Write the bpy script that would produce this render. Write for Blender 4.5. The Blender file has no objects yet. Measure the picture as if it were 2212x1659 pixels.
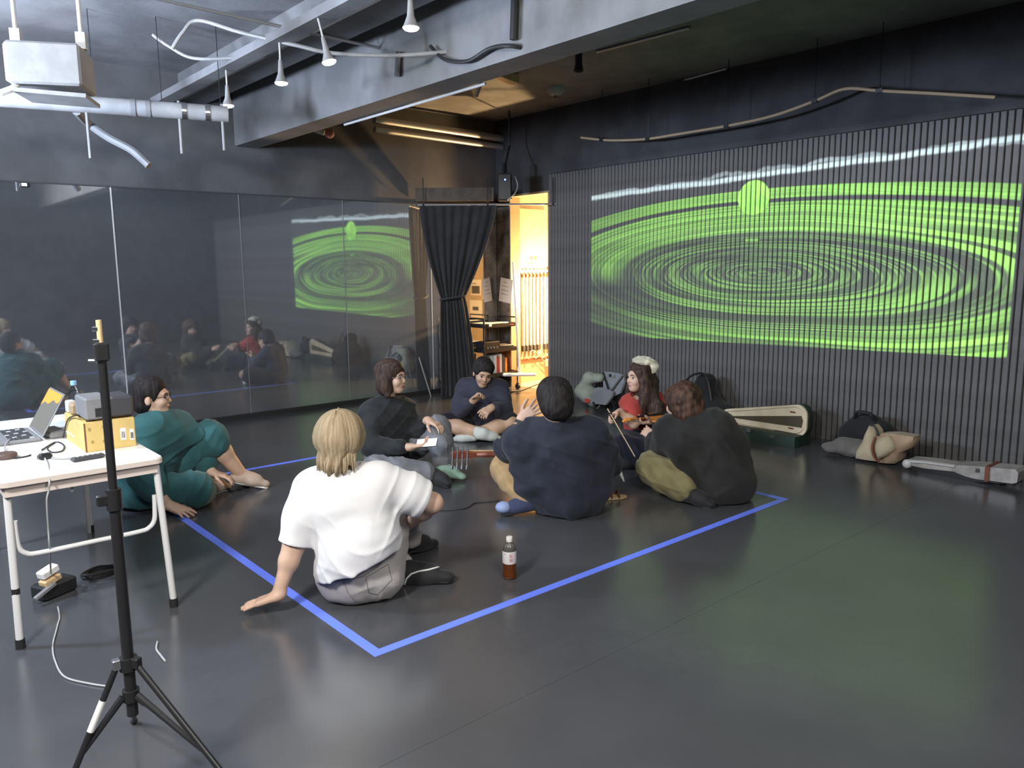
import bpy, math, random
import numpy as np
from mathutils import Vector, Matrix

random.seed(7)
rng = np.random.default_rng(7)
SC = bpy.context.scene
COL = SC.collection
PI = math.pi

L_KEY, L_FILL, L_COOL, L_UP, L_WARM, L_WARM2, L_PROJ = 170.0, 90.0, 360.0, 950.0, 430.0, 30.0, 9300.0
SGN_X, SGN_Y = -1.0, 1.0
# ------------------------------------------------------------------ camera
FPX, YAW, PITCH, ROLL, EYE = 1674.76, 0.71379, -0.14851, 0.00857, 1.5
def cam_axes():
    f = np.array([math.cos(PITCH)*math.sin(YAW), math.cos(PITCH)*math.cos(YAW), math.sin(PITCH)])
    r = np.array([math.cos(YAW), -math.sin(YAW), 0.0]); d = np.cross(f, r)
    c, s = math.cos(ROLL), math.sin(ROLL)
    return c*r+s*d, -s*r+c*d, f
CR, CD, CF = cam_axes()
cam_data = bpy.data.cameras.new('camera')
cam_data.sensor_width = 36.0
cam_data.lens = FPX/2212*36.0
cam_data.clip_start = 0.05
cam = bpy.data.objects.new('camera', cam_data)
COL.objects.link(cam)
mw = Matrix.Identity(4)
for i in range(3):
    mw[i][0], mw[i][1], mw[i][2] = CR[i], -CD[i], -CF[i]
mw[2][3] = EYE
cam.matrix_world = mw
SC.camera = cam

# ------------------------------------------------------------------ world, exposure
wd = bpy.data.worlds.new('world'); SC.world = wd; wd.use_nodes = True
wd.node_tree.nodes['Background'].inputs[0].default_value = (0.02, 0.022, 0.026, 1)
wd.node_tree.nodes['Background'].inputs[1].default_value = 1.0
SC.view_settings.view_transform = 'Standard'
SC.view_settings.look = 'None'
SC.view_settings.gamma = 1.0
SC.view_settings.exposure = 0.0
SC.view_settings.use_curve_mapping = False
SC.cycles.use_denoising = True
SC.cycles.max_bounces = 8
SC.cycles.sample_clamp_indirect = 6.0
SC.cycles.caustics_reflective = False
SC.cycles.caustics_refractive = False

# ------------------------------------------------------------------ node helper
class NT:
    def __init__(s, tree): s.t = tree
    def node(s, kind, **kw):
        n = s.t.nodes.new(kind)
        for k, v in kw.items(): setattr(n, k, v)
        return n
    def put(s, sock, v):
        if isinstance(v, bpy.types.NodeSocket): s.t.links.new(v, sock)
        else: sock.default_value = v
    def m(s, op, a, b=0.0, c=0.0, clamp=False):
        n = s.node('ShaderNodeMath', operation=op); n.use_clamp = clamp
        s.put(n.inputs[0], a); s.put(n.inputs[1], b)
        if op in ('MULTIPLY_ADD', 'SMOOTH_MIN', 'COMPARE'): s.put(n.inputs[2], c)
        return n.outputs[0]
    def ramp(s, x, a, b, lo=0.0, hi=1.0):
        n = s.node('ShaderNodeMapRange', interpolation_type='SMOOTHSTEP')
        for i, v in enumerate((x, a, b, lo, hi)): s.put(n.inputs[i], v)
        return n.outputs[0]
    def xyz(s, x, y, z=0.0):
        n = s.node('ShaderNodeCombineXYZ')
        for i, v in enumerate((x, y, z)): s.put(n.inputs[i], v)
        return n.outputs[0]
    def noise(s, vec, scale, detail=2.0, rough=0.5):
        n = s.node('ShaderNodeTexNoise')
        s.put(n.inputs['Vector'], vec); n.inputs['Scale'].default_value = scale
        n.inputs['Detail'].default_value = detail; n.inputs['Roughness'].default_value = rough
        return n.outputs[0]

# ------------------------------------------------------------------ the lamps of the room and the added lights
def area(name, loc, tgt, size, power, col, sy=None):
    d = bpy.data.lights.new(name, 'AREA'); d.energy = power; d.color = col
    d.shape = 'RECTANGLE'; d.size = size; d.size_y = sy or size
    o = bpy.data.objects.new(name, d); COL.objects.link(o)
    o.location = loc
    o.rotation_euler = (Vector(tgt)-Vector(loc)).to_track_quat('-Z', 'Y').to_euler()
    return o
def point(name, loc, power, col, r=0.05, spot=None, tgt=None, blend=0.3):
    d = bpy.data.lights.new(name, 'SPOT' if spot else 'POINT'); d.energy = power; d.color = col
    d.shadow_soft_size = r
    o = bpy.data.objects.new(name, d); COL.objects.link(o); o.location = loc
    if spot:
        d.spot_size = spot; d.spot_blend = blend
        o.rotation_euler = (Vector(tgt)-Vector(loc)).to_track_quat('-Z', 'Y').to_euler()
    return o
# unseen key light left of the viewpoint, and an added soft fill behind it
area('unseen_light', (-1.1, 1.5, 3.0), (1.6, 3.6, 0.0), 0.5, L_KEY, (1.0, 0.99, 0.97))
area('unseen_light', (1.1, -0.4, 2.78), (3.6, 3.2, 0.0), 0.9, L_FILL, (1.0, 0.97, 0.93))
# cool house light up in the left corner
point('house_light', (-0.9, 4.6, 2.30), L_COOL, (0.68, 0.80, 1.0), 0.12)
point('added_uplight', (-0.6, 5.7, 2.30), L_UP, (0.66, 0.78, 1.0), 0.30, math.radians(150), (0.8, 5.4, 3.3), 0.8)  # added unseen uplight that brightens the left part of the ceiling
# warm lamps of the store room behind the doorway
point('store_lamp', (7.05, 7.12, 1.20), L_WARM, (1.0, 0.62, 0.27), 0.06)
point('store_lamp', (7.62, 7.05, 2.62), L_WARM2, (1.0, 0.70, 0.36), 0.04)

# the video projector on the carton: a lamp that throws its picture on the slatted wall
PROJ = (1.02, 3.92, 0.905)
def projector_lamp():
    d = bpy.data.lights.new('projector_beam', 'SPOT'); d.energy = L_PROJ; d.shadow_soft_size = 0.004
    d.spot_size = math.radians(60); d.spot_blend = 0.0
    o = bpy.data.objects.new('projector_beam', d); COL.objects.link(o); o.location = PROJ
    # local -Z looks along +X, local Y is up, local X is -Y
    o.matrix_world = Matrix(((0, 0, -1, PROJ[0]), (-1, 0, 0, PROJ[1]), (0, 1, 0, PROJ[2]), (0, 0, 0, 1)))
    d.use_nodes = True
    t = NT(d.node_tree)
    em = d.node_tree.nodes['Emission']
    tc = t.node('ShaderNodeTexCoord'); sp = t.node('ShaderNodeSeparateXYZ')
    t.put(sp.inputs[0], tc.outputs['Normal'])
    az = t.m('ABSOLUTE', sp.outputs[2])
    dist = 6.40-PROJ[0]
    y = t.m('MULTIPLY_ADD', t.m('DIVIDE', sp.outputs[0], az), SGN_X*dist, PROJ[1])
    z = t.m('MULTIPLY_ADD', t.m('DIVIDE', sp.outputs[1], az), SGN_Y*dist, PROJ[2])
    dy = t.m('SUBTRACT', 3.93, y)                 # positive to the right of the picture
    zc = t.m('MULTIPLY_ADD', dy, 0.0, 1.43)
    dz = t.m('SUBTRACT', z, zc)
    dzw = dz
    dys = t.m('MULTIPLY', dy, t.ramp(dy, -2.2, 2.2, 1.05, 0.92))
    rho = t.m('DIVIDE', t.m('SQRT', t.m('ADD', t.m('POWER', t.m('ABSOLUTE', t.m('DIVIDE', dys, 4.5)), 2.0),
              t.m('POWER', t.m('ABSOLUTE', dzw), 2.0))), 0.76)
    th = t.m('ARCTAN2', dz, t.m('DIVIDE', dys, 4.2))
    right = t.ramp(dy, 0.3, 1.7)
    # streaks: noise drawn out along the ellipses, swirling inwards on the right
    sw = t.m('MULTIPLY_ADD', t.m('MULTIPLY', right, th), 0.07, rho)
    cth = t.m('COSINE', th); sth = t.m('SINE', th)
    st1 = t.noise(t.xyz(t.m('MULTIPLY', sw, 74.0), t.m('MULTIPLY', cth, 0.45), t.m('MULTIPLY', sth, 0.45)), 1.0, 1.0, 0.5)
    st3 = t.noise(t.xyz(t.m('MULTIPLY', sw, 34.0), t.m('MULTIPLY_ADD', cth, 0.35, 7.0), t.m('MULTIPLY', sth, 0.35)), 1.0, 1.0, 0.5)
    st2 = t.noise(t.xyz(t.m('MULTIPLY', sw, 13.0), t.m('MULTIPLY', th, 0.28), 4.0), 1.0, 2.0, 0.5)
    st4 = t.noise(t.xyz(t.m('MULTIPLY', sw, 105.0), t.m('MULTIPLY', cth, 0.8), t.m('MULTIPLY', sth, 0.8)), 1.0, 1.0, 0.5)
    fine = t.m('ADD', t.m('MULTIPLY', t.ramp(st1, 0.46, 0.58), t.m('SUBTRACT', 1.0, right)), t.m('MULTIPLY', t.ramp(st3, 0.44, 0.58), right))
    broad = t.ramp(st2, 0.40, 0.58)
    top = t.ramp(dz, -0.16, 0.10)
    r2 = t.m('MULTIPLY', right, t.ramp(dz, 0.50, 0.12))
    outer = t.ramp(rho, 1.0, 0.985)
    g1 = t.m('MULTIPLY', outer, t.ramp(rho, 0.865, 0.885))                                  # outer ring
    g2 = t.m('MULTIPLY', t.ramp(rho, 0.835, 0.815), t.ramp(rho, 0.47, 0.53))                  # wide ring
    topv = t.m('ADD', t.m('MULTIPLY', g1, t.m('MULTIPLY_ADD', fine, 0.30, 0.55)),
               t.m('MULTIPLY', g2, t.m('ADD', t.m('MULTIPLY', fine, t.m('MULTIPLY_ADD', r2, 0.30, 0.48)), t.m('MULTIPLY_ADD', r2, -0.32, 0.40))))
    mid = t.m('MULTIPLY', t.ramp(rho, 0.52, 0.42), t.m('MULTIPLY_ADD', t.ramp(st4, 0.50, 0.60), 0.36, 0.03))
    topv = t.m('ADD', topv, mid)
    b1 = t.m('MULTIPLY', t.ramp(rho, 0.98, 0.94), t.ramp(rho, 0.66, 0.80))
    botv = t.m('ADD', t.m('MULTIPLY', b1, t.m('MULTIPLY_ADD', broad, 0.75, 0.15)),
               t.m('MULTIPLY', t.ramp(rho, 0.80, 0.66), t.m('MULTIPLY_ADD', t.m('MULTIPLY', fine, broad), 0.5, 0.04)))
    botv = t.m('ADD', botv, t.m('MULTIPLY', t.m('MULTIPLY', right, t.ramp(rho, 0.95, 1.0)), t.m('MULTIPLY', broad, 0.85)))
    botv = t.m('MULTIPLY', botv, t.ramp(dy, -2.0, -0.6, 0.30, 1.0))
    v = t.m('ADD', t.m('MULTIPLY', topv, top), t.m('MULTIPLY', botv, t.m('SUBTRACT', 1.0, top)))
    v = t.m('MULTIPLY', v, t.ramp(dy, -2.3, -0.9, 0.62, 1.0))
    # the ball that rides on the ring, and the small mark under it
    by = t.m('DIVIDE', t.m('SUBTRACT', y, 4.01), 0.165); bz = t.m('DIVIDE', t.m('SUBTRACT', z, 2.115), 0.158)
    br = t.m('SQRT', t.m('ADD', t.m('MULTIPLY', by, by), t.m('MULTIPLY', bz, bz)))
    ball = t.ramp(br, 1.0, 0.95)
    bshade = t.m('MULTIPLY_ADD', t.ramp(t.noise(t.xyz(y, z), 9.0, 2.0), 0.42, 0.62), 0.4, 0.95)
    v = t.m('ADD', t.m('MULTIPLY', v, t.m('SUBTRACT', 1.0, ball)), t.m('MULTIPLY', ball, bshade))
    mk = t.m('MULTIPLY', t.m('LESS_THAN', t.m('ABSOLUTE', t.m('SUBTRACT', y, 4.01)), 0.07),
             t.m('LESS_THAN', t.m('ABSOLUTE', t.m('SUBTRACT', z, 1.735)), 0.012))
    v = t.m('MAXIMUM', v, t.m('MULTIPLY', mk, 0.55))
    # the white wave along the top
    def strand(seed, amp, wid, z0):
        n1 = t.noise(t.xyz(t.m('MULTIPLY', y, 1.7), seed), 1.0, 3.0, 0.6)
        zz = t.m('MULTIPLY_ADD', t.m('SUBTRACT', n1, 0.5), amp, z0)
        zz = t.m('MULTIPLY_ADD', t.m('SUBTRACT', 6.0, y), 0.030, zz)
        return t.ramp(t.m('ABSOLUTE', t.m('SUBTRACT', z, zz)), wid, wid*0.3)
    w1 = t.m('MAXIMUM', strand(1.3, 0.06, 0.034, 2.250), t.m('MULTIPLY', strand(5.1, 0.20, 0.026, 2.258), 0.60))
    w1 = t.m('MAXIMUM', w1, t.m('MULTIPLY', strand(9.7, 0.26, 0.030, 2.25), 0.42))
    # picture frame of the projector; its black is never quite black
    inside = t.m('MULTIPLY', t.m('MULTIPLY', t.m('GREATER_THAN', y, 1.88), t.m('LESS_THAN', y, 6.03)),
                 t.m('MULTIPLY', t.m('GREATER_THAN', z, t.m('MULTIPLY_ADD', dy, 0.016, 0.785)), t.m('LESS_THAN', z, 2.62)))
    gm = t.m('MULTIPLY', v, inside); wm = t.m('MULTIPLY', w1, inside); km = t.m('MULTIPLY', inside, 0.022)
    def ch(g, w, k):
        return t.m('ADD', t.m('ADD', t.m('MULTIPLY', gm, g), t.m('MULTIPLY', wm, w)), t.m('MULTIPLY', km, k))
    cc = t.node('ShaderNodeCombineColor')
    t.put(cc.inputs[0], ch(0.36, 0.66, 0.9)); t.put(cc.inputs[1], ch(0.95, 0.86, 0.95)); t.put(cc.inputs[2], ch(0.09, 0.92, 1.0))
    t.put(em.inputs['Color'], cc.outputs[0]); em.inputs['Strength'].default_value = 1.0
    return o
projector_lamp()

# ------------------------------------------------------------------ materials
def mat(name, col, rough=0.6, metal=0.0, spec=0.5, noise=0.0, nscale=8.0, bump=0.0, bscale=40.0, stretch=(1, 1, 1),
        emit=None, estr=0.0, trans=0.0, ior=1.45, sheen=0.0, sss=0.0, col2=None, rvar=0.0):
    m = bpy.data.materials.new(name); m.use_nodes = True
    b = m.node_tree.nodes['Principled BSDF']; t = NT(m.node_tree)
    c4 = (*col, 1.0)
    b.inputs['Base Color'].default_value = c4
    b.inputs['Roughness'].default_value = rough
    b.inputs['Metallic'].default_value = metal
    b.inputs['Specular IOR Level'].default_value = spec
    b.inputs['IOR'].default_value = ior
    if trans: b.inputs['Transmission Weight'].default_value = trans
    if sheen: b.inputs['Sheen Weight'].default_value = sheen
    if sss:
        b.inputs['Subsurface Weight'].default_value = sss
        b.inputs['Subsurface Radius'].default_value = (0.02, 0.008, 0.004)
    if emit:
        b.inputs['Emission Color'].default_value = (*emit, 1.0); b.inputs['Emission Strength'].default_value = estr
    if noise or bump or rvar:
        tc = t.node('ShaderNodeTexCoord'); mp = t.node('ShaderNodeMapping')
        t.put(mp.inputs[0], tc.outputs['Object']); mp.inputs['Scale'].default_value = stretch
        if noise:
            f = t.noise(mp.outputs[0], nscale, 4.0, 0.6)
            mx = t.node('ShaderNodeMix', data_type='RGBA')
            t.put(mx.inputs['Factor'], t.ramp(f, 0.35, 0.65))
            a = col2 or tuple(max(0.0, c*(1-noise)) for c in col)
            mx.inputs['A'].default_value = (*a, 1.0)
            mx.inputs['B'].default_value = (*(col if col2 else tuple(min(1.0, c*(1+noise)) for c in col)), 1.0)
            t.put(b.inputs['Base Color'], mx.outputs['Result'])
        if rvar:
            f = t.noise(mp.outputs[0], 1.7, 4.0, 0.65)
            t.put(b.inputs['Roughness'], t.ramp(f, 0.3, 0.7, max(0.02, rough-rvar), rough+rvar))
        if bump:
            f = t.noise(mp.outputs[0], bscale, 3.0, 0.6)
            bp = t.node('ShaderNodeBump'); bp.inputs['Strength'].default_value = bump
            bp.inputs['Distance'].default_value = 0.01
            t.put(bp.inputs['Height'], f); t.put(b.inputs['Normal'], bp.outputs[0])
    return m

# ------------------------------------------------------------------ mesh helper
def frame_from(d, up=(0, 0, 1)):
    d = Vector(d).normalized(); u = Vector(up)
    if abs(d.dot(u)) > 0.97: u = Vector((1, 0, 0)) if abs(d.x) < 0.9 else Vector((0, 1, 0))
    x = d.cross(u).normalized(); y = x.cross(d).normalized()
    return x, y, d
class MB:
    """collects shapes; obj() links them as one mesh"""
    def __init__(s): s.v = []; s.f = []; s.mi = []
    def add(s, vs, fs, mi=0):
        o = len(s.v); s.v += [tuple(v) for v in vs]
        s.f += [tuple(i+o for i in f) for f in fs]; s.mi += [mi]*len(fs)
    def box(s, c, size, rz=0.0, mi=0, rot=None, bev=0.0):
        hx, hy, hz = size[0]/2, size[1]/2, size[2]/2
        M = rot if rot is not None else Matrix.Rotation(rz, 3, 'Z')
        c = Vector(c)
        if bev <= 0:
            vs = [c+M@Vector((x*hx, y*hy, z*hz)) for z in (-1, 1) for y in (-1, 1) for x in (-1, 1)]
            s.add(vs, [(0, 2, 3, 1), (4, 5, 7, 6), (0, 1, 5, 4), (2, 6, 7, 3), (0, 4, 6, 2), (1, 3, 7, 5)], mi)
        else:
            b = min(bev, hx*0.9, hy*0.9, hz*0.9)
            ring = lambda x, y, z, q: [Vector(p) for p in ((-x+q, -y, z), (x-q, -y, z), (x, -y+q, z), (x, y-q, z), (x-q, y, z), (-x+q, y, z), (-x, y-q, z), (-x, -y+q, z))]
            rs = [ring(hx-b, hy-b, -hz, b*0.5), ring(hx, hy, -hz+b, b), ring(hx, hy, hz-b, b), ring(hx-b, hy-b, hz, b*0.5)]
            vs = [c+M@p for r in rs for p in r]
            fs = [tuple(range(7, -1, -1)), tuple(range(24, 32))]
            for k in range(3):
                for i in range(8):
                    j = (i+1) % 8; fs.append((k*8+i, k*8+j, (k+1)*8+j, (k+1)*8+i))
            s.add(vs, fs, mi)
        return s
    def tube(s, pts, r, n=8, mi=0, cap=True, smooth=0):
        P = [Vector(p) for p in pts]
        if smooth: P = catmull(P, smooth)
        R = r if isinstance(r, (list, tuple)) else [r]*len(P)
        if len(R) != len(P): R = list(np.interp(np.linspace(0, 1, len(P)), np.linspace(0, 1, len(R)), R))
        vs = []; x = None
        for i, p in enumerate(P):
            d = (P[min(i+1, len(P)-1)]-P[max(i-1, 0)])
            if d.length < 1e-9: d = Vector((0, 0, 1))
            d.normalize()
            if x is None: x, y, _ = frame_from(d)
            else:
                x = (x-d*x.dot(d))
                if x.length < 1e-6: x, y, _ = frame_from(d)
                x.normalize()
            y = d.cross(x)
            for k in range(n):
                a = 2*PI*k/n; vs.append(p+x*(math.cos(a)*R[i])+y*(math.sin(a)*R[i]))
        fs = []
        for i in range(len(P)-1):
            for k in range(n):
                j = (k+1) % n; fs.append((i*n+k, i*n+j, (i+1)*n+j, (i+1)*n+k))
        if cap: fs += [tuple(range(n-1, -1, -1)), tuple((len(P)-1)*n+k for k in range(n))]
        s.add(vs, fs, mi); return s
    def lathe(s, prof, c, n=20, mi=0, axis=(0, 0, 1), capb=True, capt=True):
        x, y, d = frame_from(axis); c = Vector(c); vs = []
        for (r, h) in prof:
            for k in range(n):
                a = 2*PI*k/n; vs.append(c+d*h+x*(math.cos(a)*r)+y*(math.sin(a)*r))
        fs = []
        for i in range(len(prof)-1):
            for k in range(n):
                j = (k+1) % n; fs.append((i*n+k, (i+1)*n+k, (i+1)*n+j, i*n+j))
        if capb: fs.append(tuple(range(n)))
        if capt: fs.append(tuple((len(prof)-1)*n+k for k in range(n-1, -1, -1)))
        s.add(vs, fs, mi); return s
    def prism(s, poly, o, ax, ay, thick, mi=0):
        """polygon (u, v) in the plane o + u ax + v ay, thickened along ax x ay"""
        o, ax, ay = Vector(o), Vector(ax), Vector(ay); nz = ax.cross(ay).normalized()
        n = len(poly)
        vs = [o+ax*u+ay*v for u, v in poly]+[o+ax*u+ay*v+nz*thick for u, v in poly]
        fs = [tuple(range(n-1, -1, -1)), tuple(range(n, 2*n))]+[(i, (i+1) % n, n+(i+1) % n, n+i) for i in range(n)]
        s.add(vs, fs, mi); return s
    def ball(s, c, r, n=12, mi=0, sc=(1, 1, 1), M=None):
        vs = []; c = Vector(c); M = M or Matrix.Identity(3); h = n//2
        for i in range(h+1):
            t = PI*i/h
            for k in range(n):
                a = 2*PI*k/n
                vs.append(c+M@Vector((r*sc[0]*math.sin(t)*math.cos(a), r*sc[1]*math.sin(t)*math.sin(a), r*sc[2]*math.cos(t))))
        fs = [(i*n+k, (i+1)*n+k, (i+1)*n+(k+1) % n, i*n+(k+1) % n) for i in range(h) for k in range(n)]
        s.add(vs, fs, mi); return s
    def grid(s, fn, nu, nv, mi=0):
        vs = [fn(i/nu, j/nv) for j in range(nv+1) for i in range(nu+1)]
        fs = [(j*(nu+1)+i, j*(nu+1)+i+1, (j+1)*(nu+1)+i+1, (j+1)*(nu+1)+i) for j in range(nv) for i in range(nu)]
        s.add(vs, fs, mi); return s
def catmull(P, k):
    if len(P) < 3: return P
    out = []
    for i in range(len(P)-1):
        a, b, c, d = P[max(i-1, 0)], P[i], P[i+1], P[min(i+2, len(P)-1)]
        for j in range(k):
            t = j/k
            out.append(0.5*((2*b)+(c-a)*t+(2*a-5*b+4*c-d)*t*t+(3*b-a-3*c+d)*t**3))
    out.append(P[-1]); return out
def rounded(w, h, r, n=4, cx=0.0, cy=0.0):
    pts = []
    for (sx, sy, a0) in ((1, 1, 0), (-1, 1, 90), (-1, -1, 180), (1, -1, 270)):
        for k in range(n+1):
            a = math.radians(a0+90*k/n); pts.append((cx+sx*(w/2-r)+r*math.cos(a), cy+sy*(h/2-r)+r*math.sin(a)))
    return pts
def mesh_of(name, vs, fs, mats, mi=None, smooth=False, auto=None):
    me = bpy.data.meshes.new(name)
    me.from_pydata([tuple(v) for v in vs], [], fs); 
    for m in mats: me.materials.append(m)
    if mi is not None: me.polygons.foreach_set('material_index', mi)
    if smooth: me.polygons.foreach_set('use_smooth', [True]*len(me.polygons))
    me.update()
    if auto is not None and smooth: me.set_sharp_from_angle(angle=math.radians(auto))
    return me
def base(o): return Vector(o.get('_b', (0, 0, 0))) if o is not None else Vector((0, 0, 0))
ORIG = {}
def obj(name, mb, mats, parent=None, smooth=False, auto=40, at=None):
    """one mesh object; vertices are given in world space, the origin goes to the parent's base (or to at)"""
    if not isinstance(mats, (list, tuple)): mats = [mats]
    org = Vector(at) if at is not None else (ORIG[parent.name] if parent is not None else Vector((0, 0, 0)))
    vs = [Vector(v)-org for v in mb.v]
    o = bpy.data.objects.new(name, mesh_of(name, vs, mb.f, mats, mb.mi, smooth, auto))
    COL.objects.link(o)
    if parent is not None:
        o.parent = parent; o.location = org-ORIG[parent.name]
    else: o.location = org
    ORIG[o.name] = org
    return o
def tag(o, label, cat, group=None, kind=None):
    if label: o['label'] = label
    if cat: o['category'] = cat
    if group: o['group'] = group
    if kind: o['kind'] = kind
    return o
def thing(name, label, cat, loc, group=None):
    o = bpy.data.objects.new(name, None); COL.objects.link(o); o.location = loc
    o.empty_display_size = 0.1
    ORIG[o.name] = Vector(loc)
    return tag(o, label, cat, group)
def struct(o):
    o['kind'] = 'structure'; return o
def text_mesh(txt, size, o, ax, ay, material, name, parent, lift=0.0015):
    cu = bpy.data.curves.new('lettering', 'FONT'); cu.body = txt; cu.size = size; cu.align_x = 'CENTER'; cu.align_y = 'CENTER'
    to = bpy.data.objects.new('lettering', cu); COL.objects.link(to)
    dg = bpy.context.evaluated_depsgraph_get(); dg.update()
    me = bpy.data.meshes.new_from_object(to.evaluated_get(dg))
    bpy.data.objects.remove(to)
    ax, ay = Vector(ax), Vector(ay); nz = ax.cross(ay).normalized(); o = Vector(o)
    mb = MB(); mb.add([o+ax*v.co.x+ay*v.co.y+nz*lift for v in me.vertices], [tuple(p.vertices) for p in me.polygons])
    bpy.data.meshes.remove(me)
    if not mb.f: return None
    return obj(name, mb, material, parent)
# ground directions of the view: FW away from the viewpoint, RT to its right
FW = np.array([math.sin(YAW), math.cos(YAW), 0.0]); RT = np.array([math.cos(YAW), -math.sin(YAW), 0.0])
def J(u, v, D):
    """point at ground distance D along FW on the line of sight of photo pixel (u, v), as (right, away, up)"""
    d = CR*((u-1106)/FPX)+CD*((v-829.5)/FPX)+CF
    P = d*(D/(d@FW))
    return np.array([P@RT, P@FW, P[2]+EYE])
def W(p):
    p = np.asarray(p, float)
    return p[..., 0:1]*RT+p[..., 1:2]*FW+p[..., 2:3]*np.array([0, 0, 1.0])
def JW(u, v, D): return Vector(W(J(u, v, D)))

# ------------------------------------------------------------------ shared materials
M = {}
M['floor'] = mat('black_vinyl', (0.066, 0.068, 0.073), 0.20, ior=1.95, spec=0.5, noise=0.06, nscale=2.0, bump=0.03, bscale=260, rvar=0.03)
M['wall'] = mat('black_paint', (0.042, 0.042, 0.044), 0.75, noise=0.25, nscale=2.5, bump=0.1, bscale=60)
M['slat'] = mat('charcoal_slat', (0.110, 0.106, 0.104), 0.55, noise=0.15, nscale=6.0, bump=0.08, bscale=90)
M['ceil'] = mat('black_ceiling', (0.19, 0.19, 0.195), 0.8, noise=0.2, nscale=2.0, bump=0.15, bscale=30)
M['beam'] = mat('grey_beam_paint', (0.15, 0.152, 0.155), 0.7, noise=0.15, nscale=3.0)
M['cream'] = mat('cream_paint', (0.46, 0.37, 0.255), 0.6, noise=0.08, nscale=5.0)
M['black'] = mat('black_metal', (0.016, 0.016, 0.017), 0.38)
M['blackrub'] = mat('black_rubber', (0.014, 0.014, 0.014), 0.7)
M['dkgrey'] = mat('dark_grey_plastic', (0.05, 0.05, 0.055), 0.5)
M['grey'] = mat('grey_plastic', (0.20, 0.20, 0.205), 0.5, noise=0.05)
M['ltgrey'] = mat('light_grey_plastic', (0.52, 0.52, 0.51), 0.45)
M['white'] = mat('white_paint', (0.80, 0.79, 0.77), 0.4)
M['paper'] = mat('paper', (0.78, 0.77, 0.73), 0.7)
M['steel'] = mat('bright_steel', (0.62, 0.62, 0.62), 0.25, metal=1.0)
M['zinc'] = mat('galvanised_pipe', (0.42, 0.42, 0.43), 0.45, metal=0.7)
M['cable'] = mat('grey_cable', (0.30, 0.30, 0.30), 0.5)
M['bcable'] = mat('black_cable', (0.02, 0.02, 0.02), 0.5)
M['wcable'] = mat('white_cable', (0.42, 0.42, 0.41), 0.5)
M['tape'] = mat('blue_tape', (0.16, 0.25, 1.0), 0.35)
M['curtain'] = mat('black_drape', (0.020, 0.020, 0.021), 0.9, sheen=0.15, noise=0.2, nscale=5, bump=0.2, bscale=120)
M['bulb'] = mat('lit_bulb', (1, 1, 1), 0.3, emit=(1.0, 0.93, 0.80), estr=30.0)
M['orange'] = mat('orange_print', (0.7, 0.25, 0.03), 0.6)
M['red'] = mat('red_print', (0.5, 0.06, 0.04), 0.6)
M['brown'] = mat('brown_strap', (0.16, 0.05, 0.025), 0.6)
M['mirror'] = mat('mirror_glass', (0.64, 0.66, 0.68), 0.03, metal=1.0)
_t = NT(M['mirror'].node_tree); _d = _t.node('ShaderNodeBsdfDiffuse'); _d.inputs[0].default_value = (0.42, 0.44, 0.47, 1); _m = _t.node('ShaderNodeMixShader')   # haze veil put into the glass colour as a pale diffuse mix
_t.put(_m.inputs[0], 0.15); _t.put(_m.inputs[1], M['mirror'].node_tree.nodes['Principled BSDF'].outputs[0]); _t.put(_m.inputs[2], _d.outputs[0])
_t.t.links.new(_m.outputs[0], M['mirror'].node_tree.nodes['Material Output'].inputs['Surface'])

XR, YB, ZC = 6.42, 7.67, 3.30        # slatted wall, mirror plane, ceiling
X0, Y0 = -2.3, -2.0
def slab(name, lo, hi, m, kind=True, parent=None):
    b = MB(); lo, hi = Vector(lo), Vector(hi)
    b.box((lo+hi)/2, hi-lo)
    o = obj(name, b, m, parent)
    return struct(o) if kind and parent is None else o
def onX(u, v, X):
    d = CR*((u-1106)/FPX)+CD*((v-829.5)/FPX)+CF; P = d*(X/d[0]); return Vector((P[0], P[1], P[2]+EYE))
def onY(u, v, Y):
    d = CR*((u-1106)/FPX)+CD*((v-829.5)/FPX)+CF; P = d*(Y/d[1]); return Vector((P[0], P[1], P[2]+EYE))
def onZ(u, v, Z=0.0):
    d = CR*((u-1106)/FPX)+CD*((v-829.5)/FPX)+CF; P = d*((Z-EYE)/d[2]); return Vector((P[0], P[1], P[2]+EYE))

# ------------------------------------------------------------------ floor: vinyl dance floor in wide sheets
fl = slab('floor', (X0, Y0, -0.10), (XR+0.12, YB+0.15, -0.004), M['blackrub'])
ys = [-2.0, -0.1, 1.905, 3.91, 5.91, 7.82]
for a, b in zip(ys[:-1], ys[1:]):
    mb = MB(); mb.box(((X0+XR+0.12)/2, (a+b)/2, -0.002), (XR+0.12-X0, b-a-0.0012, 0.004)); obj('floor_sheet', mb, M['floor'], fl)
# ------------------------------------------------------------------ walls
M['wallb'] = mat('hazed_black_paint', (0.085, 0.085, 0.088), 0.75, noise=0.15, nscale=2.5, bump=0.1, bscale=60)  # black paint made paler to stand for the haze over this wall
M['duct'] = mat('dull_grey_metal', (0.27, 0.27, 0.27), 0.5, noise=0.1)
wb = slab('wall_back', (X0, YB+0.012, 0), (XR+0.12, YB+0.15, ZC), M['wallb'])
slab('wall_left', (X0-0.1, Y0, 0), (X0, YB+0.15, ZC), M['wall'])
slab('wall_front', (X0, Y0-0.1, 0), (XR+0.12, Y0, ZC), M['wall'])
DY0, DY1, DZ = 6.72, 7.40, 2.37      # doorway in the slatted wall
wr = MB()
wr.box((XR+0.06, (Y0+DY0)/2, ZC/2), (0.12, DY0-Y0, ZC))
wr.box((XR+0.06, (DY0+DY1)/2, (DZ+ZC)/2), (0.12, DY1-DY0, ZC-DZ))
wr.box((XR+0.06, (DY1+YB+0.012)/2, ZC/2), (0.12, YB+0.012-DY1, ZC))
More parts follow.
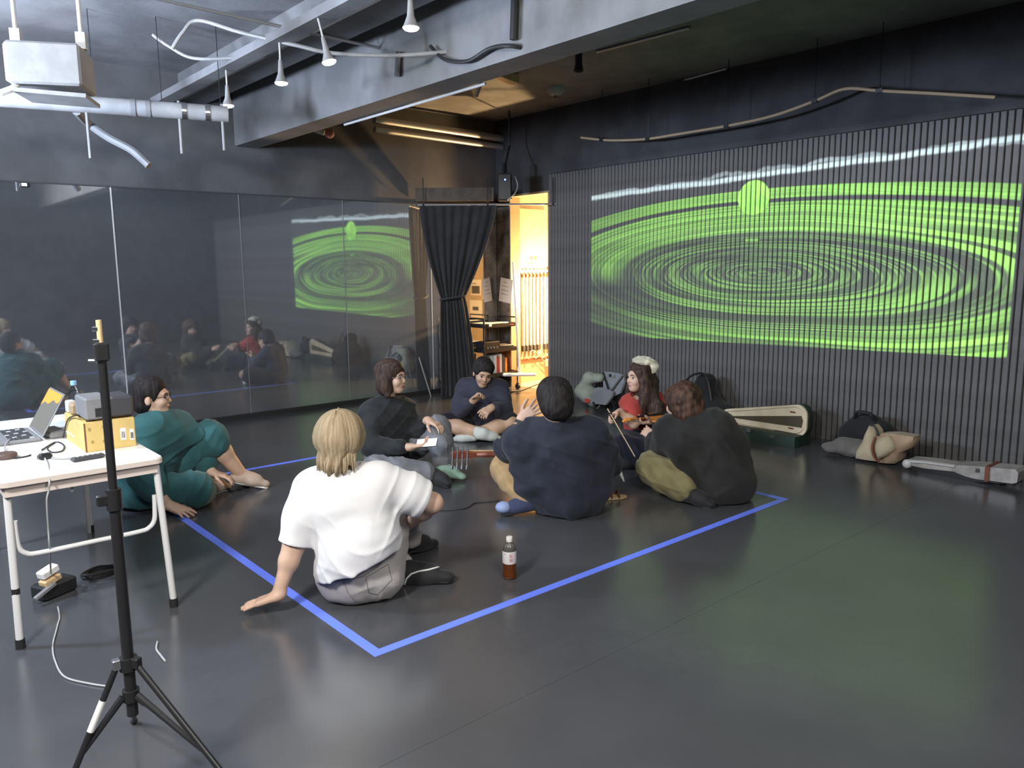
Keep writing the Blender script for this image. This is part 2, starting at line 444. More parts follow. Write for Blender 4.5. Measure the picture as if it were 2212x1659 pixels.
wr = struct(obj('wall_right', wr, M['wall']))
sm = None
y = 6.685; k = 0
while y > -1.95:                      # vertical slats, each one its own piece
    if sm is None:
        b = MB(); w = 0.041
        prof = [(-w/2, 0.0), (-w/2, -0.016), (-w/2+0.005, -0.021), (w/2-0.005, -0.021), (w/2, -0.016), (w/2, 0.0)]
        vs = [(px, py, z) for z in (0.0, 2.57) for py, px in prof]
        b.add(vs, [tuple(range(5, -1, -1)), tuple(range(6, 12))]+[(i, (i+1) % 6, 6+(i+1) % 6, 6+i) for i in range(6)])
        sm = mesh_of('slat', b.v, b.f, [M['slat']])
    o = bpy.data.objects.new('slat', sm); COL.objects.link(o); o.parent = wr; o.location = (XR, y, 0)
    y -= 0.0485
b = MB(); b.box((XR-0.012, 2.35, 2.59), (0.03, 8.7, 0.03)); obj('slat_cap', b, M['wall'], wr)
# pale patches where the black paint has come off the jamb beside the mirror
M['patch'] = mat('worn_jamb', (0.05, 0.045, 0.04), 0.6, noise=0.9, nscale=5.5, col2=(0.20, 0.18, 0.155))
b = MB(); b.box((XR-0.006, (DY1+YB)/2, 1.15), (0.012, YB-DY1-0.004, 2.2)); obj('jamb_lining', b, M['patch'], wr)
# ------------------------------------------------------------------ ceiling and the beam
slab('ceiling', (X0-0.1, Y0-0.1, ZC), (XR+0.12, YB+0.15, ZC+0.1), M['ceil'])
slab('trim_1', (3.10, Y0, 2.70), (3.33, YB+0.01, ZC), M['beam'])
slab('trim_2', (2.60, 1.0, 3.06), (2.84, YB+0.01, ZC), M['beam'])      # boxed duct beside the beam
slab('trim_3', (2.34, 1.6, 2.99), (2.46, YB+0.01, 3.05), M['ceil'])     # lamp track carrier
# ------------------------------------------------------------------ mirror panels
ml = ['mirror panel at the far left of the mirror wall, showing the green clad person',
      'mirror panel between the bright joint and the thin joint, showing dark heads',
      'mirror panel holding the left part of the green projection reflection',
      'mirror panel holding the right part of the green projection reflection beside the curtain',
      'mirror panel mostly hidden behind the black curtain and trolley']
xs = [0.80, 1.945, 3.10, 4.24, 5.385, XR-0.015]
for i in range(5):
    b = MB(); x0, x1 = xs[i], xs[i+1]
    b.box(((x0+x1)/2, YB+0.004, 1.145), (x1-x0-0.004, 0.008, 2.19), bev=0.002)
    o = obj('mirror_panel', b, M['mirror'], at=((x0+x1)/2, YB, 0)); tag(o, ml[i], 'mirror', 'mirror panels on the back wall')
for i, w in ((1, 0.010), (2, 0.005), (3, 0.005), (4, 0.006)):
    b = MB(); b.box((xs[i], YB-0.003, 1.145), (w, 0.006, 2.19)); obj('joint_strip', b, M['ltgrey'] if i in (1, 4) else M['grey'], wb)
b = MB(); b.box((2.6, YB-0.004, 0.022), (7.6, 0.012, 0.044)); struct(obj('baseboard_back', b, M['blackrub']))
b = MB(); b.box((2.6, YB-0.002, 2.245), (7.6, 0.02, 0.012)); struct(obj('trim_4', b, M['dkgrey']))
# ------------------------------------------------------------------ store room behind the doorway
slab('floor_store', (XR+0.12, 4.4, -0.10), (8.4, 7.75, 0.0), mat('store_floor', (0.50, 0.42, 0.30), 0.5, noise=0.15))
slab('wall_store_end', (XR+0.12, 7.60, 0), (8.4, 7.75, 2.8), M['cream'])
slab('wall_store_side', (8.0, 4.4, 0), (8.1, 7.60, 2.8), M['cream'])
slab('wall_store_front', (XR+0.12, 4.3, 0), (8.1, 4.4, 2.8), M['cream'])
slab('ceiling_store', (XR+0.12, 4.3, 2.75), (8.4, 7.75, 2.85), M['cream'])
# door frame
fr = MB()
fr.box((XR+0.06, DY0-0.008, DZ/2), (0.16, 0.024, DZ)); fr.box((XR+0.06, DY1+0.008, DZ/2), (0.16, 0.024, DZ))
fr.box((XR+0.06, (DY0+DY1)/2, DZ+0.008), (0.16, DY1-DY0+0.048, 0.024))
struct(obj('door_1', fr, mat('door_frame', (0.34, 0.26, 0.17), 0.6)))
# cabinet on the end wall, conduits under it
EY = 7.595
def wallrect(u0, v0, u1, v1, name, m, label, cat, th=0.01, group=None, parent=None):
    a, c = onY(u0, v0, EY), onY(u1, v1, EY)
    b = MB(); b.box(((a.x+c.x)/2, EY-th/2, (a.z+c.z)/2), (abs(c.x-a.x), th, abs(c.z-a.z)), bev=min(0.004, th*0.4))
    o = obj(name, b, m, parent, at=None if parent else ((a.x+c.x)/2, EY, (a.z+c.z)/2))
    return tag(o, label, cat, group) if label else o
M['tan'] = mat('tan_board', (0.62, 0.44, 0.24), 0.5, noise=0.08)
wallrect(1117, 450, 1176, 584, 'wall_panel', M['tan'], 'tan wall panel above the white conduits, seen through the doorway', 'panel', 0.02)
EYs = EY; EY = EYs-0.02
nt = wallrect(1133, 538, 1172, 577, 'notice', M['paper'], 'white notice with three coloured squares taped above the conduits', 'notice', 0.003)
a = onY(1138, 554, EY-0.004); s = 0.034
for i, mm in enumerate((M['grey'], M['dkgrey'], M['red'])):
    b = MB(); b.box((a.x+0.02+i*0.062, EY-0.0045, a.z-0.02), (0.042, 0.002, 0.05)); obj('colour_square', b, mm, nt)
for i in range(3):
    b = MB(); b.box((a.x+0.02+i*0.062, EY-0.0045, a.z-0.082), (0.035, 0.002, 0.028)); obj('print_mark', b, M['dkgrey'], nt)
EY = EYs
xa, xb = onY(1128, 700, EY).x, onY(1182, 700, EY).x
zt, zb = onY(1150, 598, EY).z, onY(1150, 745, EY).z
ord8 = ['first', 'second', 'third', 'fourth', 'fifth', 'sixth', 'seventh', 'eighth']
for i in range(8):
    x = xa+(xb-xa)*i/7.0
    t = thing('conduit', 'white vertical conduit tube, %s from the left, seen through the doorway' % ord8[i], 'conduit', (x, EY-0.03, zb), 'conduits on the store wall')
    b = MB(); b.tube([(x, EY-0.024, zt), (x, EY-0.024, zb)], 0.016, 8); obj('tube', b, M['white'], t, True)
    b = MB(); b.box((x, EY-0.024, zt+0.015), (0.03, 0.03, 0.045)); obj('connector', b, M['brown'], t); b = MB(); b.box((x, EY-0.02, zt+0.10), (0.022, 0.02, 0.022)); obj('clip', b, M['brown'], t)
    if i not in (5,):
        b = MB(); b.box((x, EY-0.024, zb-0.035), (0.034, 0.036, 0.075)); obj('plug', b, M['dkgrey'], t)
for i in range(3):
    x = xa+(xb-xa)*(i*2+0.7)/7.0; x2 = xb+0.02+0.01*i
    pts = [(x, EY-0.03, zb-0.07), (x+0.02, EY-0.05, zb-0.18), (x+0.10+0.02*i, EY-0.06, 0.42-0.03*i), (x2, EY-0.05, 0.16), (x2+0.04, EY-0.04, 0.30)]
    b = MB(); b.tube(pts, 0.005, 6, smooth=6)
    tag(obj('hanging_cable', b, M['wcable'], None, True, at=pts[0]), 'thin white cable looping under the conduits, the %s from the left' % ord8[i], 'cable', 'white cables under the conduits')
b = MB(); c = onY(1182, 783, EY); b.box((c.x, EY-0.04, c.z), (0.11, 0.08, 0.10), bev=0.008)
b.box((c.x-0.02, EY-0.083, c.z), (0.03, 0.006, 0.05), mi=1)
tag(obj('outlet_box', b, [M['white'], M['dkgrey']], at=(c.x, EY, c.z)), 'white outlet box on the store wall below the conduits', 'outlet box')
b = MB(); b.box((7.0, EY-0.01, 0.30), (0.9, 0.02, 0.022)); struct(obj('trim_5', b, M['brown']))
# posters on the side wall of the store room (they show in the mirror)
def mirrored(u, v, X=7.99):
    p = onX(u, v, X); return Vector((p.x, 2*YB-p.y, p.z))
def poster(u0, v0, u1, v1, m, label, bands, th=0.003):
    a, c = mirrored(u0, v0), mirrored(u1, v1)
    y0, y1, z0, z1 = min(a.y, c.y), max(a.y, c.y), min(a.z, c.z), max(a.z, c.z)
    b = MB(); b.box((7.998-th/2, (y0+y1)/2, (z0+z1)/2), (th, y1-y0, z1-z0))
    o = tag(obj('poster', b, m, at=(8.0, (y0+y1)/2, (z0+z1)/2)), label, 'poster', 'posters in the store room')
    for (s0, t0, s1, t1, mm) in bands:
        b = MB(); b.box((7.998-th-0.001, y0+(y1-y0)*(s0+s1)/2, z0+(z1-z0)*(t0+t1)/2), (0.002, (y1-y0)*(s1-s0), (z1-z0)*(t1-t0)))
        obj('print_block', b, mm, o)
LN = [(0.12, 0.15+0.1*i, 0.85, 0.18+0.1*i, M['grey']) for i in range(6)]
poster(1042, 540, 1074, 578, M['paper'], 'pale sheet with lines of print, topmost of the posters in the mirror', LN)
poster(1016, 604, 1038, 638, M['paper'], 'white poster with a dark picture next to the curtain edge', [(0.1, 0.1, 0.9, 0.6, M['dkgrey']), (0.1, 0.72, 0.6, 0.78, M['grey'])])
poster(1042, 603, 1068, 627, M['grey'], 'grey picture poster with light panels, below the pale sheet', [(0.1, 0.15, 0.6, 0.5, M['paper']), (0.65, 0.1, 0.9, 0.6, M['ltgrey']), (0.1, 0.65, 0.6, 0.85, M['dkgrey'])])
poster(1043, 629, 1067, 648, M['paper'], 'small yellowish sheet in the middle of the posters', LN[:4])
poster(1014, 648, 1040, 686, M['paper'], 'white poster with a dark oblong object printed on it', [(0.25, 0.4, 0.75, 0.62, M['dkgrey']), (0.2, 0.15, 0.8, 0.18, M['grey'])])
poster(1043, 648, 1080, 684, M['dkgrey'], 'dark poster with light boxes and a red strip along its foot', [(0.05, 0.02, 0.6, 0.07, M['red']), (0.1, 0.8, 0.9, 0.88, M['ltgrey']), (0.65, 0.25, 0.92, 0.4, M['ltgrey']), (0.2, 0.3, 0.5, 0.5, M['grey'])])
# sheets hanging on the jamb beside the mirror
for (q, lab, lean) in (((7.44, 1.40), 'white sheet of notes hanging askew on the door jamb by the mirror', 0.16),):
    b = MB(); ct = Vector((XR-0.03, q[0]+0.04, 1.22)); R = Matrix.Rotation(lean, 3, 'X') @ Matrix.Rotation(0.12, 3, 'Z')
    b.box(ct, (0.002, 0.21, 0.30), rot=R)
    o = tag(obj('note_sheet', b, M['paper'], at=ct), lab, 'paper')
    for i in range(4):
        b = MB(); b.box(ct+R@Vector((-0.002, 0.02, 0.10-0.05*i)), (0.001, 0.12 if i else 0.06, 0.006), rot=R); obj('print_line', b, M['grey'], o)

# ------------------------------------------------------------------ curtain rail and black curtain
RA, RB = Vector((5.16, 7.58, 2.225)), Vector((6.395, 6.56, 2.225))
t = thing('curtain_rail', 'thin metal curtain rail running across the corner above the black curtain', 'rail', RA)
b = MB(); b.tube([RA, RB], 0.011, 8); obj('rod', b, M['zinc'], t, True)
for k in (0.04, 0.5, 0.97):
    p = RA.lerp(RB, k); b = MB(); b.tube([p, p+Vector((0, 0, 0.30))], 0.006, 6); b.ball(p, 0.016, 8); obj('hanger', b, M['black'], t, True)
cur = thing('curtain', 'black curtain gathered by a tie, hanging in the corner before the doorway', 'curtain', (RA.x, RA.y, 0))
rd = (RB-RA).normalized(); nrm = Vector((rd.y, -rd.x, 0)); L0 = (RB-RA).length
def curtain_pt(s, t):
    z = 2.21*(1-t)
    zt_ = 1.16
    if z > zt_:                      # from rail to tie
        q = (2.21-z)/(2.21-zt_)
        lo = 0.02+0.22*q**1.6; hi = 0.90-0.38*q**1.35
    else:
        q = (zt_-z)/zt_
        lo = 0.24-0.02*q**0.7; hi = 0.52+0.145*q**0.75
    u = lo+(hi-lo)*s
    wv = 0.016*math.sin(s*52+0.6*math.sin(z*2))+0.016*math.sin(s*23+1.0)
    k = (hi-lo)
    p = RA+rd*(u)+nrm*(wv*(0.6+0.9*(1-k)))
    return (p.x, p.y, z+0.004)
b = MB(); b.grid(curtain_pt, 150, 40); ob = obj('drape', b, M['curtain'], cur, True, 180)
md = ob.modifiers.new('thick', 'SOLIDIFY'); md.thickness = 0.004
b = MB()
ring = []
for k in range(24):
    a = 2*PI*k/24; ring.append(RA+rd*(0.38+0.150*math.cos(a))+nrm*(0.075*math.sin(a))+Vector((0, 0, -2.225+1.16+0.02*math.cos(a))))
b.tube(ring+[ring[0]], 0.014, 6, cap=False); obj('tieback', b, M['curtain'], cur, True)
# valance above the curtain, and the small loudspeaker by the door
b = MB(); b.box((RA+rd*0.42+Vector((0, 0, 0.12))+nrm*-0.06), (0.90, 0.03, 0.15), rz=math.atan2(rd.y, rd.x)); 
tag(obj('valance_board', b, mat('dark_brown_board', (0.05, 0.035, 0.022), 0.6, noise=0.3), at=RA), 'dark brown board above the curtain rail', 'board')
p = JW(1090, 405, 9.0)
sp = thing('loudspeaker', 'small black loudspeaker with a blue pilot light above the doorway', 'speaker', p)
b = MB(); b.box(p, (0.16, 0.15, 0.30), rz=-0.7, bev=0.015); obj('cabinet', b, M['black'], sp)
b = MB(); q = JW(1091, 388, 8.86); b.ball(q, 0.010, 8); obj('pilot_light', b, mat('blue_led', (0.1, 0.2, 1), 0.4, emit=(0.15, 0.25, 1.0), estr=6.0), sp, True)
b = MB(); b.tube([JW(1112, 380, 9.0), JW(1118, 400, 9.0), JW(1112, 418, 8.95), JW(1096, 432, 8.9)], 0.007, 6, smooth=5); obj('lead', b, M['cable'], sp, True)
b = MB(); b.box(p+Vector((0.0, 0, 0.20)), (0.04, 0.04, 0.14)); b.tube([p+Vector((0, 0, 0.2)), (p.x+0.25, p.y+0.2, ZC-0.4), (p.x+0.25, p.y+0.2, ZC)], 0.012, 6); obj('bracket', b, M['black'], sp)

# ------------------------------------------------------------------ things under the ceiling
for i, (yy, lean) in enumerate(((3.54, 0.0), (4.42, 0.25), (5.09, 0.0), (6.02, 0.0))):
    lab = ['nearest of the four lit lamps, below the boxed duct', 'second nearest lit lamp, its stem tilted', 'third lit lamp away, left of the tilted one', 'farthest lit lamp, at the end of the pale duct'][i]
    x = 2.395
    t = thing('ceiling_lamp', 'small white spot lamp, '+lab, 'lamp', (x, yy, 2.70), 'lit spot lamps in a row')
    top = Vector((x-lean*0.15, yy+lean*0.2, 2.99)); bt = Vector((x, yy, 2.73))
    ax = (bt-top).normalized()
    b = MB(); b.tube([top, top.lerp(bt, 0.55)], 0.006, 6); obj('stem', b, M['ltgrey'], t, True)
    b = MB(); b.lathe([(0.012, -0.02), (0.016, 0.03), (0.020, 0.07), (0.036, 0.11), (0.045, 0.125)], top.lerp(bt, 0.50), 16, axis=ax); obj('shade', b, M['duct'], t, True)
    b = MB(); c = top.lerp(bt, 0.50)+ax*0.126; b.ball(c, 0.042, 14, sc=(1, 1, 0.40), M=Matrix(frame_from(ax)).transposed()); obj('bulb', b, M['bulb'], t, True)
    point('lamp_light', c+ax*0.05, 9.0, (1.0, 0.93, 0.82), 0.03, math.radians(120), c+ax, 0.6)
# projector hung from the ceiling
c = JW(112, 150, 4.6)
ax = (Vector(RT)*0.97+Vector(FW)*0.24).normalized(); ay = Vector((-ax.y, ax.x, 0)); R = Matrix((ax, ay, Vector((0, 0, 1)))).transposed()
t = thing('hanging_projector', 'pale grey boxy projector hung from the ceiling at the upper left', 'projector', c)
b = MB(); b.box(c, (0.37, 0.30, 0.225), rot=R, bev=0.012); obj('housing', b, M['duct'], t)
b = MB(); b.box(c-ax*0.187+Vector((0, 0, 0.0)), (0.02, 0.26, 0.20), rot=R, bev=0.006); obj('side_panel', b, M['ltgrey'], t)
b = MB(); b.box(c+Vector((0, 0, -0.155))+ax*0.02, (0.36, 0.30, 0.022), rot=R @ Matrix.Rotation(0.05, 3, 'Y')); obj('tray', b, M['duct'], t)
b = MB(); b.tube([c-ax*0.15-ay*0.10+Vector((0, 0, -0.11)), c-ax*0.17-ay*0.13+Vector((0, 0, -0.14)), c-ax*0.22-ay*0.14+Vector((0, 0, -0.165))], 0.018, 8, smooth=4); obj('cable_grip', b, M['white'], t, True)
for sx in (-1, 1):
    q = c+ax*(0.165*sx)+Vector((0, 0, 0.05)); b = MB(); b.tube([q, (q.x, q.y, ZC)], 0.012, 8); b.box(q+Vector((0, 0, 0.11)), (0.05, 0.05, 0.09), rot=R); obj('hanger', b, M['ltgrey'], t)
# pale duct with bands
p0, p1 = onZ(-60, 208, 2.66), onZ(492, 247, 2.66)
t = thing('duct', 'pale grey round duct with metal bands under the ceiling at the left', 'duct', p0)
b = MB(); b.tube([p0, p1], 0.058, 14); obj('pipe', b, M['duct'], t, True)
for k in (0.60, 0.66, 0.81, 0.91):
    q = p0.lerp(p1, k); d = (p1-p0).normalized()*0.016; b = MB(); b.tube([q-d, q+d], 0.062, 14); obj('band', b, M['steel'] if k > 0.7 else M['grey'], t, True)
for k in (0.45, 0.72, 0.97):
    q = p0.lerp(p1, k); b = MB(); b.tube([q, (q.x, q.y, ZC)], 0.003, 5); obj('hanger', b, M['black'], t, True)
def pipe(name, pts, r, m, label, cat, smooth=0, n=8):
    b = MB(); b.tube(pts, r, n, smooth=smooth); return tag(obj(name, b, m, None, True, at=pts[0]), label, cat)
pipe('pipe', [onZ(330, -5, 3.05), onZ(640, 65, 3.05), onZ(936, 129, 3.05)], 0.011, M['zinc'], 'thin straight pipe under the ceiling ending in a bright tip', 'pipe')
pipe('cable', [JW(372, 105, 5.6), JW(395, 70, 5.6), JW(428, 44, 5.6), JW(520, 70, 5.5), JW(640, 98, 5.4), JW(720, 115, 5.3), JW(850, 120, 5.2), JW(965, 112, 5.2)], 0.013, M['duct'], 'thick grey cable arching under the ceiling near the lamps', 'cable', 6)
pipe('cable', [JW(330, 75, 5.9), JW(365, 100, 5.9), JW(420, 126, 5.9), JW(520, 124, 5.9), JW(585, 118, 5.9)], 0.012, M['duct'], 'grey cable sagging below the arching one', 'cable', 6)
pipe('hose', [onZ(165, 240, 2.62), JW(190, 266, 6.2), JW(235, 298, 6.2), JW(285, 325, 6.2), JW(322, 358, 6.2)], 0.030, M['grey'], 'bent grey hose below the pale duct', 'hose', 6)
for (u0, v0, u1, v1, w) in ((192, 245, 201, 342, 'left'), (392, 252, 400, 332, 'middle'), (482, 262, 488, 325, 'right')):
    q = min((p0.lerp(p1, k/200) for k in range(200)), key=lambda c_: abs(onY(u0, 300, c_.y).x-c_.x)); dd = Vector((q.x, q.y, 0)).dot(Vector(FW)); pipe('drop_rod', [q+Vector((0, 0, 0.07)), Vector((q.x, q.y, J(u1, v1, dd)[2]))], 0.011, M['grey'], 'thin rod hanging below the pale duct, the %s one of three' % w, 'rod')
pipe('pipe', [(3.345, 4.10, 2.69), (3.345, 5.96, 2.69)], 0.010, M['ltgrey'], 'pale thin pipe along the far bottom edge of the beam', 'pipe')
for k, (r, z) in enumerate(((0.045, 3.10), (0.035, 3.00))):
    t = pipe('wall_pipe', [(4.6, 7.55, z), (6.41, 7.55, z-0.02)], r, M['zinc'], ['upper', 'lower'][k]+' of two pipes under the ceiling above the mirrors by the doorway', 'pipe', 0, 12)
pipe('pipe', [onZ(1290, 112, 3.288), onZ(1490, 60, 3.288)], 0.012, M['zinc'], 'thin pipe on the dark ceiling right of the beam', 'pipe')
pipe('pipe', [onZ(1360, 203, 3.288), onZ(1470, 175, 3.288), onZ(1570, 148, 3.288)], 0.012, M['zinc'], 'thin pipe on the dark ceiling above the projected wave', 'pipe')
sw = [onX(u, v, 6.15) for u, v in ((1255, 297), (1300, 302), (1345, 303), (1400, 300), (1462, 290), (1570, 272), (1670, 250), (1760, 218), (1825, 192), (1900, 196), (2020, 202), (2150, 210))]
pipe('swagged_cable', sw, 0.012, mat('tan_cable', (0.45, 0.33, 0.22), 0.5), 'tan cable swagged along the top of the slatted wall', 'cable', 5)
for k, q in enumerate((sw[1], sw[3], sw[5], sw[7], sw[9])):
    b = MB(); b.tube([q, (q.x, q.y, ZC)], 0.004, 5); b.box(q, (0.03, 0.05, 0.03)); tag(obj('cable_hanger', b, M['black'], at=q), 'small black hanger of the tan cable, the %s from the doorway' % ord8[k], 'hanger', 'hangers of the tan cable')
p = onZ(1200, 196, 3.27); t = thing('smoke_detector', 'round smoke detector on the warm lit ceiling near the doorway', 'detector', p)
b = MB(); b.lathe([(0.09, 0.03), (0.088, 0.0), (0.06, -0.035), (0.03, -0.05)], p, 18); obj('shell', b, M['ltgrey'], t, True)
b = MB(); b.lathe([(0.024, -0.05), (0.024, -0.075)], p, 12); obj('sensor', b, M['grey'], t, True)
p = onZ(1250, 130, 3.2); b = MB(); b.lathe([(0.03, 0.1), (0.03, -0.03), (0.042, -0.09), (0.036, -0.09), (0.02, -0.03)], p, 14); tag(obj('unlit_lamp', b, M['black'], None, True, at=p), 'unlit black can lamp hanging right of the beam', 'lamp')
p = onZ(1040, 175, 3.2)
t = thing('fitting', 'angled metal fitting on the ceiling beside the beam', 'fitting', p)
b = MB(); b.box(p+Vector((0.2, -0.1, 0.05)), (0.34, 0.10, 0.07), rz=0.3); obj('plate', b, M['tan'], t)
b = MB(); b.tube([p, JW(1028, 208, 7.5)], 0.02, 8); obj('arm', b, M['steel'], t, True)
for (u, v0, v1, w) in ((862, 112, 165, 'left'), (1112, 0, 86, 'right')):
    pipe('beam_bracket', [onX(u, v0, 3.07), onX(u-3, v1, 3.07)], 0.022, M['black'], 'black strap hanging on the grey beam, the %s one' % w, 'bracket')
pipe('dark_cable', [onX(930, 100, 3.06), onX(960, 128, 3.06), onX(1010, 132, 3.06), onX(1060, 104, 3.06), onX(1110, 100, 3.06), onX(1180, 118, 3.3)], 0.012, M['bcable'], 'black cable draped over the face of the grey beam', 'cable', 6)
p = onZ(695, 287, 2.95); t = thing('socket', 'pale socket on a stub of pipe below the beam end', 'socket', p)
q = JW(672, 280, 7.6); b = MB(); b.tube([Vector((q.x, q.y, ZC)), q, JW(700, 286, 7.6)], 0.03, 10); obj('pipe_stub', b, M['ltgrey'], t, True)
b = MB(); b.ball(JW(712, 289, 7.6), 0.045, 10); obj('cap', b, mat('dull_red', (0.3, 0.1, 0.08), 0.6), t, True)

# ------------------------------------------------------------------ trolley by the doorway
TX0, TX1, TY0, TY1 = 5.80, 6.33, 7.20, 7.56
t = thing('trolley', 'black three tier trolley standing by the doorway in front of the mirror', 'trolley', ((TX0+TX1)/2, (TY0+TY1)/2, 0))
for i, (z, nm) in enumerate(((0.80, 'shelf'), (0.50, 'shelf'), (0.20, 'shelf'))):
    b = MB(); b.box(((TX0+TX1)/2, (TY0+TY1)/2, z), (TX1-TX0, TY1-TY0, 0.012))
    for (cx, cy, sx, sy) in (((TX0+TX1)/2, TY0, TX1-TX0, 0.02), ((TX0+TX1)/2, TY1, TX1-TX0, 0.02), (TX0, (TY0+TY1)/2, 0.02, TY1-TY0), (TX1, (TY0+TY1)/2, 0.02, TY1-TY0)):
        b.box((cx, cy, z+0.015), (sx, sy, 0.045))
    obj(nm, b, M['black'], t)
for px_ in (TX0, TX1):
    for py_ in (TY0, TY1):
        b = MB(); b.tube([(px_, py_, 0.07), (px_, py_, 0.90)], 0.012, 8); obj('post', b, M['steel'] if px_ == TX1 and py_ == TY0 else M['black'], t, True)
        b = MB(); b.tube([(px_-0.012, py_, 0.035), (px_+0.012, py_, 0.035)], 0.034, 14); b.box((px_, py_, 0.06), (0.02, 0.03, 0.04)); obj('caster', b, M['blackrub'], t, True)
    b = MB(); b.tube([(px_, TY0, 0.90), (px_, TY1, 0.90)], 0.010, 8); obj('handle', b, M['black'], t, True)
def stackbox(name, c, size, rz, m, label, cat, bev=0.003, extra=None):
    b = MB(); b.box(c, size, rz, bev=bev); return tag(obj(name, b, m, at=(c[0], c[1], c[2]-size[2]/2)), label, cat)
stackbox('paper_pile', (5.95, 7.34, 0.824), (0.22, 0.28, 0.034), 0.2, M['paper'], 'pile of white papers on the top shelf of the trolley, left', 'papers')
stackbox('magazine', (6.17, 7.32, 0.814), (0.21, 0.25, 0.012), -0.15, M['red'], 'red printed magazine on the top shelf of the trolley', 'magazine')
stackbox('magazine', (6.20, 7.42, 0.828), (0.20, 0.22, 0.012), 0.35, M['paper'], 'pale magazine lying over the red one on the trolley', 'magazine')
q = stackbox('equipment_case', (5.94, 7.30, 0.565), (0.25, 0.18, 0.115), 0.05, M['black'], 'black equipment case on the middle shelf of the trolley', 'case', 0.008)
for k in range(4):
    b = MB(); b.tube([(5.86+k*0.05, 7.212, 0.55), (5.86+k*0.05, 7.20, 0.55)], 0.012, 8); obj('knob', b, M['grey'], q, True)
stackbox('flat_case', (6.19, 7.33, 0.535), (0.22, 0.20, 0.055), -0.05, M['dkgrey'], 'flat dark case beside the equipment case on the trolley', 'case', 0.006)
for k, (mm, h, lb) in enumerate(((M['paper'], 0.24, 'white'), (M['red'], 0.22, 'red'), (M['paper'], 0.25, 'second white'), (M['dkgrey'], 0.23, 'dark'), (M['orange'], 0.20, 'orange'))):
    stackbox('binder', (6.02+k*0.042, 7.36, 0.206+h/2), (0.034, 0.22, h), 0.0, mm, lb+' binder standing on the bottom shelf of the trolley', 'binder')
# white mop leaning in the doorway
mp = thing('mop', 'white flat mop with long handle leaning in the doorway', 'mop', (6.30, 7.12, 0.2))
h0, h1 = JW(1122, 806, 9.45), JW(1108, 566, 9.52)
b = MB(); b.tube([h0, h1], 0.013, 8); obj('handle', b, M['white'], mp, True)
a, c = JW(1086, 815, 9.40), JW(1158, 803, 9.40)
b = MB(); d = (c-a); b.box((a+c)/2, (d.length, 0.11, 0.032), rz=math.atan2(d.y, d.x), bev=0.012); obj('mop_head', b, M['white'], mp)
b = MB(); b.ball(h0, 0.035, 10, sc=(1, 1, 0.7)); obj('joint', b, M['ltgrey'], mp, True)
pipe('floor_cable', [(6.05, 7.10, 0.006), (6.25, 7.06, 0.006), (6.55, 7.20, 0.006), (6.95, 7.35, 0.03), (7.25, 7.50, 0.12)], 0.006, M['bcable'], 'dark cable on the floor running out through the doorway', 'cable', 6)
# thin stick leaning on the mirror next to the curtain
pipe('leaning_stick', [(5.22, 7.50, 0.0), JW(905, 772, 9.02)], 0.008, M['zinc'], 'thin metal stick leaning on the mirror beside the curtain', 'stick')

# ------------------------------------------------------------------ blue tape on the floor
TXA, TXD, TYA, TYC, TW = 1.4705, 4.5184, 2.5271, 5.66, 0.046
def tape(name, x0, y0, x1, y1, label):
    b = MB(); b.box(((x0+x1)/2, (y0+y1)/2, 0.0006), (abs(x1-x0) or TW, abs(y1-y0) or TW, 0.0012))
    tag(obj(name, b, M['tape'], at=((x0+x1)/2, (y0+y1)/2, 0)), label, 'tape', 'blue tape square on the floor')
h = TW/2
tape('floor_tape', TXA-h, TYA, TXD+h, TYA, 'blue tape strip nearest the viewer, running toward the slatted wall')
tape('floor_tape', TXA, TYA+h, TXA, TYC-h, 'blue tape strip along the left, passing under the blond person')
tape('floor_tape', TXD, TYA+h, TXD, TYC-h, 'blue tape strip along the right, between the dark clad people')
tape('floor_tape', TXA-h, TYC, TXD+h, TYC, 'blue tape strip nearest the mirrors, behind the group')

p = onY(52, 399, YB-0.02); b = MB(); b.box(p, (0.05, 0.02, 0.035), bev=0.004); t = tag(obj('indicator_box', b, M['dkgrey'], at=p), 'tiny box with a bright light above the mirrors at the far left', 'light')
b = MB(); b.box(p+Vector((0, -0.012, 0)), (0.034, 0.004, 0.018)); obj('light_window', b, M['bulb'], t)

